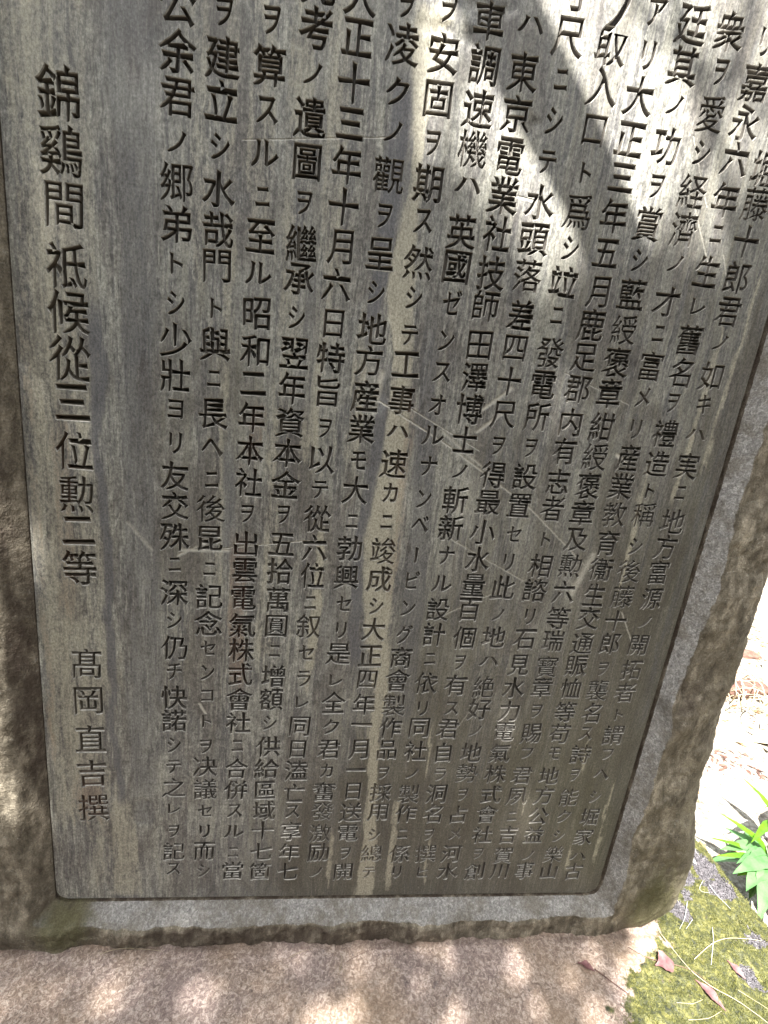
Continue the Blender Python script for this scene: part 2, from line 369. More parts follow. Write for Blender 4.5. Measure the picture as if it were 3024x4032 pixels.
def mat_base():
    """pinkish-tan plinth stone; attribute: R moss film, G dark crumbly lichen, B dark line at the stele foot"""
    k = NT("pink_tan_plinth_stone")
    R, G, B = k.attr()[0:3]
    o = k.tc.outputs["Object"]
    worm = k.noise(o, 185, 4, 0.68, 0.9)
    fine = k.noise(o, 620, 3, 0.7)
    big = k.noise(o, 7, 5, 0.6)
    mid = k.noise(o, 60, 4, 0.65)
    c = k.ramp(worm, [(0.35, (0.180, 0.132, 0.118)), (0.49, (0.320, 0.250, 0.222)), (0.60, (0.580, 0.490, 0.440))])
    c = k.mix(k.ramp(big, [(0.40, 0.0), (0.66, 0.55)]), c, (0.31, 0.215, 0.125))
    c = k.mix(k.ramp(big, [(0.32, 0.5), (0.48, 0.0)]), c, (0.200, 0.150, 0.150))
    c = k.mix(k.ramp(mid, [(0.66, 0.0), (0.74, 0.6)]), c, (0.105, 0.085, 0.095))
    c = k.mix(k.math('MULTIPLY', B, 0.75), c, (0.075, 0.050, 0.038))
    moss = k.ramp(k.noise(o, 95, 5, 0.7, 0.6), [(0.34, (0.012, 0.016, 0.006)), (0.5, (0.050, 0.054, 0.014)), (0.64, (0.130, 0.125, 0.036))])
    c = k.mix(k.ramp(k.math('ADD', R, k.math('MULTIPLY', k.math('SUBTRACT', mid, 0.5), 1.3)), [(0.36, 0.0), (0.62, 1.0)]), c, moss)
    crumb = k.ramp(k.voro(o, 420), [(0.15, (0.025, 0.023, 0.026)), (0.55, (0.14, 0.13, 0.145))])
    c = k.mix(k.ramp(k.math('ADD', G, k.math('MULTIPLY', k.math('SUBTRACT', mid, 0.5), 1.0)), [(0.45, 0.0), (0.58, 1.0)]), c, crumb)
    c = k.mix(1.0, c, k.ramp(fine, [(0.3, 0.75), (0.7, 1.25)]), 'MULTIPLY')
    c = k.mix(k.ramp(k.voro(o, 55), [(0.05, 0.75), (0.13, 0.0)]), c, (0.075, 0.055, 0.052))
    nrm = k.bump(worm, 0.0030, 1.0)
    nrm = k.bump(fine, 0.0010, 0.8, nrm)
    return k.done(c, 0.55, nrm, 0.5)

def mat_ground():
    k = NT("pale_gravelly_earth")
    o = k.tc.outputs["Object"]
    a = k.noise(o, 3.0, 6, 0.62)
    b = k.noise(o, 45, 5, 0.7)
    v = k.voro(o, 60)
    c = k.ramp(b, [(0.32, (0.09, 0.075, 0.06)), (0.5, (0.25, 0.23, 0.20)), (0.66, (0.46, 0.44, 0.40))])
    c = k.mix(k.ramp(a, [(0.52, 0.0), (0.70, 0.6)]), c, (0.33, 0.24, 0.15))
    c = k.mix(k.ramp(v, [(0.08, 0.5), (0.22, 0.0)]), c, (0.20, 0.18, 0.18))
    # unseen front ground darkened to cut bounced light, pale dry grit beyond the stele
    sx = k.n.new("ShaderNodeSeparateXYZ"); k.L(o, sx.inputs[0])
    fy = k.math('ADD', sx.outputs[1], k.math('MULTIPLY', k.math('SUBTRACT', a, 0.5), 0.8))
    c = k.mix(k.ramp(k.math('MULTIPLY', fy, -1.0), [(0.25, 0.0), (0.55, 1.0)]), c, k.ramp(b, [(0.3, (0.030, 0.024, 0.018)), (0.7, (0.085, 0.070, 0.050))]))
    nrm = k.bump(k.math('ADD', b, v), 0.012, 0.8)
    return k.done(c, 0.9, nrm, 0.2)

def mat_simple(name, c1, c2, scale=60, rough=0.6, trans=0.0, bumpd=0.001, spec=0.4, stretch=(1, 1, 1)):
    k = NT(name)
    n = k.noise(k.mapping(stretch), scale, 4, 0.6)
    c = k.ramp(n, [(0.32, c1), (0.68, c2)])
    nrm = k.bump(n, bumpd, 0.6)
    m = k.done(c, rough, nrm, spec)
    if trans > 0:
        tr = k.n.new("ShaderNodeBsdfTranslucent")
        k.L(c, tr.inputs["Color"])
        mx = k.n.new("ShaderNodeMixShader"); mx.inputs[0].default_value = trans
        k.L(k.b.outputs[0], mx.inputs[1]); k.L(tr.outputs[0], mx.inputs[2])
        k.L(mx.outputs[0], k.out.inputs["Surface"])
    return m

M_PANEL, M_GROOVE, M_BODY, M_BASE, M_GROUND = mat_panel(), mat_groove(), mat_body(), mat_base(), mat_ground()
M_ARRIS = mat_arris()

# ------------------------------------------------------------------ the ground and the plinth
GZ = -0.27
ZB = -0.125
PX0, PX1, PZ0, PZ1 = -0.181, 0.7665, -0.0535, 1.72         # the sunk panel

def grid_faces(nu, nv, flip=False):
    i, j = np.meshgrid(np.arange(nu - 1), np.arange(nv - 1), indexing='ij')
    a = (i * nv + j).ravel()
    f = np.stack([a, a + nv, a + nv + 1, a + 1], 1)
    return f[:, ::-1] if flip else f

def axis_pts(*segs):
    out = []
    for a, b, st in segs:
        n = max(1, int(round((b - a) / st)))
        out += list(np.linspace(a, b, n, endpoint=False))
    return np.array(out + [segs[-1][1]])

gx = axis_pts((-60, -6, 9), (-6, -1.2, .4), (-1.2, 1.0, .1), (1.0, 3.2, .022), (3.2, 8, .12), (8, 60, 6.5))
gy = axis_pts((-60, -6, 9), (-6, -.6, .4), (-.6, 0, .06), (0, 2.4, .022), (2.4, 8, .12), (8, 60, 6.5))
X, Y = np.meshgrid(gx, gy, indexing='ij')
Zg = GZ + 0.012 * fbm(X * 3, Y * 3, 0, 4, 5) + 0.004 * vnoise(X * 24, Y * 24, 0, 9)
v = np.stack([X, Y, Zg], -1).reshape(-1, 3)
g = mesh_obj("ground", v, grid_faces(len(gx), len(gy)), M_GROUND)
g['kind'] = 'structure'

# plinth slab: top sheet with broken, rounded arrises and sides
BX0, BX1, BY0, BY1 = -0.75, 1.148, -0.34, 0.48
def moss_mask(x, y):
    """how mossy the plinth top is"""
    edge = 0.885 + (y + 0.04) * 1.25
    edge = np.where(y > -0.04, 0.87 + 0.0 * y, edge)
    w = 0.05 * fbm(x * 9, y * 9, 0, 3, 21) + .022 * fbm(x * 70, y * 70, 0, 2, 22)
    m = sstep(-0.035, 0.055, x - edge + w)
    # lone green smear on the stone left of the moss
    m = np.maximum(m, 0.6 * np.exp(-(((x - 0.80) / .035) ** 2 + ((y + .105) / .03) ** 2)))
    return m
DARK = [(1.100, 0.100, .032, .040), (1.098, .052, .030, .030), (0.966, 0.015, .024, .022), (1.088, -.045, .020, .014),
        (1.020, -.094, .018, .017), (1.03, .085, .028, .020), (1.12, -.10, .02, .014), (1.01, .045, .012, .010), (1.02, .19, .03, .03)]
def dark_mask(x, y):
    m = 0 * x
    n1, n2 = fbm(x * 42, y * 42, 0, 4, 27), fbm(x * 150, y * 150, 0, 2, 28)
    for cx, cy, rx, ry in DARK:
        m = np.maximum(m, np.exp(-(((x - cx) / rx) ** 2 + ((y - cy) / ry) ** 2) ** 1.0) * 1.1)
    return np.clip(sstep(.30, .62, m + .28 * n1 + .16 * n2), 0, 1)
bxs = axis_pts((BX0, -.35, .02), (-.35, .80, .0042), (.80, BX1, .0028))
bys = axis_pts((BY0, -.22, .012), (-.22, .0, .0032), (.0, .24, .005), (.24, BY1, .02))
X, Y = np.meshgrid(bxs, bys, indexing='ij')
mm, dk = moss_mask(X, Y), dark_mask(X, Y)
Z = ZB + 0.0008 * fbm(X * 26, Y * 26, 0, 4, 31) + 0.0008 * vnoise(X * 160, Y * 160, 0, 3) + 0.003 * vnoise(X * 3, Y * 3, 0, 8)
Z += mm * (1 - dk) * (0.0045 + 0.0040 * fbm(X * 48, Y * 48, 0, 4, 44)) + dk * mm * 0.0015 * vnoise(X * 300, Y * 300, 0, 6)
de = np.minimum(BX1 - X, Y - BY0)
Z -= 0.016 * np.exp(-np.clip(de, 0, 1) / 0.010)
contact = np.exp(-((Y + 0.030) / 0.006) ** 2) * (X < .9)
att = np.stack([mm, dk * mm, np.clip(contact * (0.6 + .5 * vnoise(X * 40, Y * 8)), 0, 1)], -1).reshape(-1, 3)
v = np.stack([X, Y, Z], -1).reshape(-1, 3)
nu, nv = len(bxs), len(bys)
f = grid_faces(nu, nv)
# skirts
def skirt(idx, n, out):
    top = v[idx]; rows = [top]
    for q in range(1, 7):
        t = q / 6
        r = top.copy(); r[:, 2] = top[:, 2] * (1 - t) + (GZ - .05) * t
        off = 0.006 + 0.007 * fbm(r[:, 0] * 18 + r[:, 1] * 18, r[:, 2] * 22, 0, 3, 61)
        r[:, 0] += out[0] * off; r[:, 1] += out[1] * off
        rows.append(r)
    return np.concatenate(rows), n
parts_v, parts_f, parts_a = [v], [f], [att]
base_i = len(v)
for idx, out, flip in ((np.arange(nu) * nv, (0, -1), False), ((nu - 1) * nv + np.arange(nv), (1, 0), False),
                       (np.arange(nu) * nv + nv - 1, (0, 1), True), (np.arange(nv), (-1, 0), True)):
    sv, n = skirt(idx, len(idx), out)
    ff = grid_faces(7, n, flip) + base_i
    parts_v.append(sv); parts_f.append(ff)
    a = np.zeros((len(sv), 3)); a[:, 0] = np.tile(att[idx, 0], 7) * .7
    parts_a.append(a); base_i += len(sv)
plinth = mesh_obj("stone_plinth", np.concatenate(parts_v), np.concatenate(parts_f), M_BASE, attr=np.concatenate(parts_a))
tag(plinth, "flat pinkish tan stone plinth under the engraved stele, mossy at its right end", "plinth")
def base_z(x, y):
    i = np.clip(np.searchsorted(bxs, x), 0, nu - 1); j = np.clip(np.searchsorted(bys, y), 0, nv - 1)
    return Z[i, j]

# ------------------------------------------------------------------ the stele: body round the sunk panel
stele = empty("stone_stele", (0.3, 0.1, ZB))
tag(stele, "dark stone stele with a sunk panel of engraved Japanese writing, standing on the plinth", "stone monument")
S_OFF = np.array([0.3, 0.1, ZB])

def outline(r):
    """panel outline, counter-clockwise seen from the front; returns points, outward normals"""
    P, N = [], []
    def seg(a, b, n, st):
        L = math.dist(a, b); k = max(1, int(L / st))
        for t in np.linspace(0, 1, k, endpoint=False):
            P.append((a[0] + (b[0] - a[0]) * t, a[1] + (b[1] - a[1]) * t)); N.append(n)
    def arc(c, a0, a1, k=14):
        for t in np.linspace(a0, a1, k, endpoint=False):
            n = (math.cos(t), math.sin(t)); P.append((c[0] + r * n[0], c[1] + r * n[1])); N.append(n)
    x0, x1, z0, z1 = PX0, PX1, PZ0, PZ1
    h = math.pi / 2
    seg((x0, z1 - r), (x0, 1.30), (-1, 0), .02)
    seg((x0, 1.30), (x0, z0 + r), (-1, 0), .0026)
    arc((x0 + r, z0 + r), 2 * h, 3 * h)
    seg((x0 + r, z0), (x1 - r, z0), (0, -1), .0026)
    arc((x1 - r, z0 + r), 3 * h, 4 * h)
    seg((x1, z0 + r), (x1, 1.40), (1, 0), .0026)
    seg((x1, 1.40), (x1, z1 - r), (1, 0), .02)
    arc((x1 - r, z1 - r), 0, h)
    seg((x1 - r, z1), (x0 + r, z1), (0, 1), .02)
    arc((x0 + r, z1 - r), h, 2 * h)
    return np.array(P), np.array(N)
RC = 0.020
OP, ON = outline(RC)
# little chipped nicks at the two lower corners
for cx, cz in ((PX1 - .008, PZ0 + .010), (PX0 + .008, PZ0 + .010)):
    d = np.hypot(OP[:, 0] - cx, OP[:, 1] - cz)
    OP -= ON * (0.0035 * np.exp(-(d / .006) ** 2))[:, None] * (1 if cx > 0 else -1)
ns = len(OP)

RIGHT_SIL = [(-.13, .872), (-.10, .900), (-.06, .928), (-.02, .942), (.04, .947), (.08, .940), (.15, .926), (.22, .919), (.29, .921), (.38, .917),
             (.45, .916), (.55, .905), (.64, .912), (.8, .905), (1.0, .90), (1.3, .88), (1.6, .84), (1.9, .70)]
def right_x(z): return np.interp(z, [a for a, b in RIGHT_SIL], [b for a, b in RIGHT_SIL])
def left_x(z): return np.interp(z, [-.125, 0, .3, .8, 1.4, 1.9], [-.40, -.42, -.41, -.40, -.36, -.20])
ZTOP = 1.93
# distance from the panel edge to the outer silhouette, along the normal
T = np.zeros(ns)
for i in range(ns):
    (x, z), (nx, nz) = OP[i], ON[i]
    ts = np.linspace(0.03, 0.5, 236)
    xx, zz = x + nx * ts, z + nz * ts
    ins = (xx < right_x(zz)) & (xx > left_x(zz)) & (zz > ZB - .004) & (zz < ZTOP - .35 * (xx - .3) ** 2)
    k = np.argmin(ins) if not ins.all() else len(ts) - 1
    T[i] = ts[k]
T = np.convolve(np.concatenate([T[-4:], T, T[:4]]), np.ones(9) / 9, 'valid')

x, z, nx, nz = OP[:, 0], OP[:, 1], ON[:, 0], ON[:, 1]
isR, isL, isB = sstep(.3, .9, nx), sstep(.3, .9, -nx), sstep(.3, .9, -nz)
groove_d = 0.014 * (isR + isB * 0.9 + .15 * isL) + .001                     # shadow groove round the panel
gw = 0.0078 * isR + 0.0072 * isB + 0.0012 * isL + .0006
rim_w = 0.0130 * isR + 0.0235 * isL + 0.0205 * isB + 0.014 * (1 - np.clip(isR + isL + isB, 0, 1))
rim_w += 0.0016 * fbm(x * 13, z * 13, 0, 3, 71)
# big chips where the frame bites into the pale bevel
for cx, cz, rr, amp in ((.768, .375, .028, -.010), (.768, .32, .020, .004), (.768, .105, .05, -.004), (.768, .60, .05, .004), (.35, -.06, .06, -.004),
                        (.27, -.06, .018, .007), (.47, -.06, .02, .006), (.1, -.06, .05, .003), (.70, -.06, .05, -.003), (-.18, .30, .03, -.003), (-.18, .12, .05, .004)):
    rim_w += amp * np.exp(-((x - cx) ** 2 + (z - cz) ** 2) / rr ** 2)
rim_d = 0.0265 + 0.0022 * fbm(x * 9, z * 9, 0, 3, 72)
tn_g = [0.0, 0.25, 0.8, 1.0]
rows = []
def put(t, y): rows.append((t, y))
put(0 * gw, 0 * gw)
put(gw * .03, groove_d * .9)
put(gw * .5, groove_d)
put(gw * .9, groove_d * .92)
put(gw * .98, groove_d * .05)
put(gw * 1.03, groove_d * .01)
for q in np.linspace(0.06, 1.0, 13):                                           # dished bevel up to the rim
    prof = q ** 0.9
    put(gw * 1.1 + rim_w * q, -rim_d * prof)
NB = len(rows)
for q in np.linspace(0, 1, 47)[1:]:                                            # rough outer face
    tt = gw * 1.1 + rim_w
    t = tt + (T - tt) * q
    put(t, -rim_d - 0.002 * np.sin(np.clip(q * 6, 0, 1) * math.pi / 2) + 0 * t)
NF = len(rows)
tt = np.stack([r[0] for r in rows]); yy = np.stack([r[1] for r in rows])
qx = x + nx * tt; qz = z + nz * tt
# roughness grows over the rim
dist = tt - (gw * 1.1 + rim_w)
amp = sstep(-.006, .008, dist)
rough = 0.0052 * fbm(qx * 17, qz * 11, 0, 5, 80) + 0.0016 * vnoise(qx * 150, qz * 110, 0, 85)
yy = yy + amp * rough + (1 - amp) * sstep(-.03, -.016, dist) * 0.0006 * vnoise(qx * 200, qz * 200, 0, 86)
# rounding to the silhouette at right and left, less at the bottom
edge = np.clip((T[None, :] - tt), 0, 1)
rad = 0.075 * isR + 0.10 * isL + 0.010 * isB + .05 * (1 - np.clip(isR + isL + isB, 0, 1))
u = np.clip(1 - edge / (rad + 1e-6), 0, 1)
lowc = .18 + .82 * sstep(-.09, .16, z)
depth_r = 0.075 * isR * lowc + 0.08 * isL * lowc + 0.010 * isB + .05 * (1 - np.clip(isR + isL + isB, 0, 1))
body_rows = np.arange(len(rows))[:, None] >= NB
yy = yy + np.where(body_rows, depth_r * (1 - np.sqrt(np.clip(1 - u ** 2, 0, 1))), 0)
# bulges and hollows of the frame face
yy += amp * (-.010 * np.exp(-(((qx - .80) / .02) ** 2 + ((qz - .345) / .035) ** 2))
             + .010 * np.exp(-(((qx - .795) / .010) ** 2 + ((qz - .395) / .03) ** 2))
             + .007 * np.exp(-(((qx - .845) / .03) ** 2 + ((qz - .02) / .05) ** 2))
             - .006 * np.exp(-(((qx - .87) / .03) ** 2 + ((qz - .12) / .06) ** 2)))
qx = qx + amp * sstep(.6, 1, 1 - edge / .08) * .0035 * fbm(qz * 22, qx * 5, 0, 4, 91)
# back round
extra = []
for q in range(1, 7):
    a = q / 6
    back_y = yy[-1] + (0.30 - yy[-1]) * (a ** 1.2)
    shrink = .05 * a ** 2 * (1 - isB) + 0.012 * math.sin(min(1, a * 3) * 1.57) * isB * -1
    extra.append((qx[-1] - nx * shrink, back_y, qz[-1] - nz * shrink * (1 - isB) + (-0.006) * isB * min(1, a * 4)))
PXs = np.vstack([qx, np.array([e[0] for e in extra])])
PYs = np.vstack([yy, np.array([e[1] for e in extra])])
PZs = np.vstack([qz, np.array([e[2] for e in extra])])
nr = PXs.shape[0]
V = np.stack([PXs, PYs, PZs], -1).reshape(-1, 3)
i, j = np.meshgrid(np.arange(nr - 1), np.arange(ns), indexing='ij')
a = (i * ns + j).ravel(); b = (i * ns + (j + 1) % ns).ravel()
F = np.stack([a, b, b + ns, a + ns], 1)
# stains and painted shade on the body
PXr, PZr = PXs, PZs
rown = np.arange(nr)[:, None] + 0 * PXr
ad = np.vstack([dist, np.full((nr - len(rows), ns), .2)])
pale = sstep(.0025, -.0025, ad + .0012 * fbm(PXr * 60, PZr * 60, 0, 3, 95)) * (isR + isB)[None, :] * (rown >= 5)
pale = pale * (1 - .8 * np.exp(-(((PXr + .16) / .045) ** 2 + ((PZr + .06) / .04) ** 2)))
pale = pale * (1 - .45 * np.exp(-(((PXr - .745) / .03) ** 2 + ((PZr + .045) / .03) ** 2)))
grn = np.exp(-(((PXr + .16) / .06) ** 2 + ((PZr + .09) / .05) ** 2)) + .7 * np.exp(-(((PXr - .85) / .05) ** 2 + ((PZr + .05) / .07) ** 2)) \
    + .45 * sstep(.0, .08, ad) * isR[None, :] * (PZr < .5)
dark_brown = isL[None, :] * sstep(.006, -.004, ad) * (.32 + .5 * fbm(PZr * 3, PXr * 60, 0, 3, 96)) + .8 * isB[None, :] * sstep(.0, .006, ad) * sstep(-.15, .05, PXr) * sstep(.6, .35, PXr)  # darker brown on the left bevel and lower face
dark_brown = dark_brown + .7 * np.exp(-(((PXr - .80) / .02) ** 2 + ((PZr - .39) / .04) ** 2))  # darker in the chipped hollow
dark_brown = np.where((rown >= 1) & (rown <= 4), 1.0, dark_brown)  # shade line round the panel painted into the groove walls
attb = np.clip(np.stack([pale, grn, dark_brown], -1), 0, 1).reshape(-1, 3)
backc = len(V)
# back cap
V = np.vstack([V, [[.3, .31, .8]]])
attb = np.vstack([attb, [[0, 0, 0]]])
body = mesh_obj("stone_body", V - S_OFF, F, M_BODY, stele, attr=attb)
capf = [((nr - 1) * ns + k, (nr - 1) * ns + (k + 1) % ns, backc) for k in range(ns)]
bm = bmesh.new(); bm.from_mesh(body.data); bm.verts.ensure_lookup_table()
for t3 in capf:
    bm.faces.new([bm.verts[q] for q in t3])
bmesh.ops.recalc_face_normals(bm, faces=bm.faces)
for fc in bm.faces: fc.smooth = True
bm.to_mesh(body.data); bm.free()

# ------------------------------------------------------------------ the sunk panel and its carved characters
def fill_streaks(X, Z):
    """tan runs, blue-black runs and rusty stains of the panel (X, Z in metres)"""
    def run(pts, w, z_hi=None, fade=.03):
        pts = sorted(pts, key=lambda p: p[1])
        cx = np.interp(Z, [p[1] for p in pts], [p[0] for p in pts])
        ww = np.interp(Z, [p[1] for p in pts], [p[2] if len(p) > 2 else w for p in pts])
        cx = cx + .0035 * fbm(X * 0 + 3.1, Z * 17, 0, 3, 5)
        m = sstep(1.25, .75, np.abs(X - cx) / ww)
        return m * sstep(pts[0][1] - fade, pts[0][1] + fade, Z) * sstep(pts[-1][1] + fade, pts[-1][1] - fade, Z)
    R = run([(.268, 1.22, .02), (.262, 1.104, .010), (.262, 1.0, .013), (.262, .93, .017), (.283, .83, .013), (.287, .72, .018), (.279, .615, .026), (.288, .5, .022), (.303, .37, .012), (.312, .2, .008), (.322, .05, .013), (.322, -.06, .016)], .015, fade=.01) * 1.0
    R = np.maximum(R, .7 * run([(-.145, 1.3), (-.150, .6), (-.145, .1)], .020))
    R = np.maximum(R, .45 * run([(-.12, .9), (-.11, .35), (-.10, -.03)], .030))
    R = np.maximum(R, .9 * run([(.196, .62, .004), (.198, .45, .009), (.188, .35, .004)], .006))
    R = np.maximum(R, .62 * run([(-.163, 1.3, .012), (-.166, .5, .012), (-.160, .1, .012)], .012))
    R = np.maximum(R, .55 * run([(-.125, 1.3, .030), (-.118, .75, .024), (-.112, .3, .022)], .02))
    R = np.maximum(R, .5 * run([(.02, 1.3, .014), (.02, .9, .010)], .012))
    R = np.maximum(R, .5 * run([(.055, 1.3, .008), (.058, .5, .006)], .008))
    R = np.maximum(R, .45 * run([(.128, 1.25), (.13, .8), (.128, .4)], .014))
    R = np.maximum(R, .6 * run([(.225, .9), (.228, .7)], .010))
    R = np.maximum(R, .5 * run([(.09, 1.25), (.085, .95)], .016))
    R = np.maximum(R, .55 * run([(.17, 1.25), (.172, .95), (.17, .7)], .012))
    for sx, z0, z1, w in ((.585, .18, .12, .0022), (.738, .2, .02, .0028), (.690, .06, .0, .003), (.62, .03, -.02, .002), (.40, .3, .2, .003), (.672, .30, .22, .003),
                          (.425, .08, -.03, .0025), (.735, 1.02, .75, .004), (.705, .95, .70, .004), (.655, .75, .55, .003), (.36, .16, -.04, .006), (.255, .1, -.04, .003)):
        R = np.maximum(R, .8 * run([(sx, z0), (sx + .002, z1)], w, fade=.015))
    # pale triangular patch low at the left
    tri = sstep(.0, .02, (Z + .06)) * sstep(.17, .13, Z) * sstep(.0, .008, X - (-.098 + .0 * Z)) * sstep(.008, -.004, X - (-.055 - .16 * (Z - .02) * 0 + .25 * (.05 - Z) * .3))
    R = np.maximum(R, .75 * tri)
    G = run([(.243, 1.15, .012), (.245, 1.05, .018), (.235, .95, .010), (.228, .85, .006)], .012)
    G = np.maximum(G, .9 * run([(.256, .84, .007), (.262, .72, .010), (.249, .6, .008), (.262, .4, .010)], .008))
    G = np.maximum(G, .9 * run([(-.098, .87, .008), (-.088, .8, .012), (-.094, .7, .006), (-.085, .55, .006), (-.088, .3, .006), (-.075, .14, .006)], .008))
    G = np.maximum(G, .55 * run([(-.05, 1.25, .03), (-.045, .8, .02), (-.04, .4, .025), (-.045, .15, .02)], .02))
    G = np.maximum(G, .6 * run([(.07, .72, .008), (.072, .55, .010)], .01))
    G = np.maximum(G, .55 * run([(.16, .95), (.158, .75)], .012))
    G = np.maximum(G, .45 * run([(.22, .55), (.225, .3)], .014))
    G = np.maximum(G, .6 * run([(.305, .92, .01), (.33, .7, .016), (.34, .5, .018), (.35, .3, .012)], .01))
    G = np.maximum(G, .5 * run([(.755, .8, .004), (.752, .3, .008)], .01))
    G = np.maximum(G, .8 * np.exp(-(((X - .207) / .016) ** 2 + ((Z - .196) / .004) ** 2)))
    G = np.maximum(G, .45 * np.exp(-(((X - .72) / .03) ** 2 + ((Z - .9) / .04) ** 2)))
    sc = ((X + .046) / .020) ** 2 + ((Z - .124) / .026) ** 2
    G = np.maximum(G, .5 * sstep(1.25, .85, sc) * sstep(-.085, -.05, X - .3 * (Z - .124)))
    B = .8 * run([(.085, .60), (.088, .35)], .012) 
    B = np.maximum(B, .7 * run([(.105, .78), (.10, .7)], .010))
    B = np.maximum(B, .9 * np.exp(-(((X + .125) / .03) ** 2 + ((Z - .15) / .05) ** 2)))
    B = np.maximum(B, .6 * run([(-.135, .75), (-.14, .45)], .012))
    B = np.maximum(B, .5 * run([(-.17, .9), (-.172, .2)], .006))
    B = np.maximum(B, .55 * run([(.30, .82), (.305, .5)], .008))
    A = sstep(.10, .60, X + .30 * (.55 - Z)) * (.45 + .45 * sstep(1.0, .2, Z)) + .25 * fbm(X * 9, Z * 2.5, 0, 3, 33)  # olive film, with part of the lower-right shade put into its strength
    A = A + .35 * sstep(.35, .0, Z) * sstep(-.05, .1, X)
    return np.clip(np.stack([R, G, B, A], -1), 0, 1)

def panel_depth(X, Z):
    """depth of chips and scars into the face, in metres (positive = deeper)"""
    X = np.asarray(X, float); Z = np.asarray(Z, float)
    d = 0 * X
    # spall above the middle columns
    r = np.hypot((X - .318) / .052, (Z - 1.262) / .050)
    r = r + .16 * fbm(X * 60, Z * 60, 0, 3, 3)
    d += sstep(1.0, .72, r) * (.006 + .003 * fbm(X * 50, Z * 50, 0, 3, 4))
    r = np.hypot((X - .285) / .035, (Z - 1.195) / .016) + .35 * fbm(X * 90, Z * 90, 0, 2, 13)
    d += sstep(1.0, .5, r) * .0022
    # chip beside the industry column
    r = np.hypot((X - .256) / .010, (Z - .795) / .020) + .3 * fbm(X * 120, Z * 120, 0, 2, 14)
    d += sstep(1.0, .5, r) * .0028
    # chip in the third column from the ruin of sunlight
    r = np.hypot((X - .395) / .012, (Z - 1.128) / .010) + .3 * fbm(X * 120, Z * 120, 0, 2, 15)
    d += sstep(1.0, .5, r) * .0020
    # conchoidal scallop low at the left
    r = np.hypot((X + .046) / .021, (Z - .124) / .026)
    d += sstep(1.05, .9, r) * sstep(-.11, .0, X + .046 - .02) * .0016
    return d

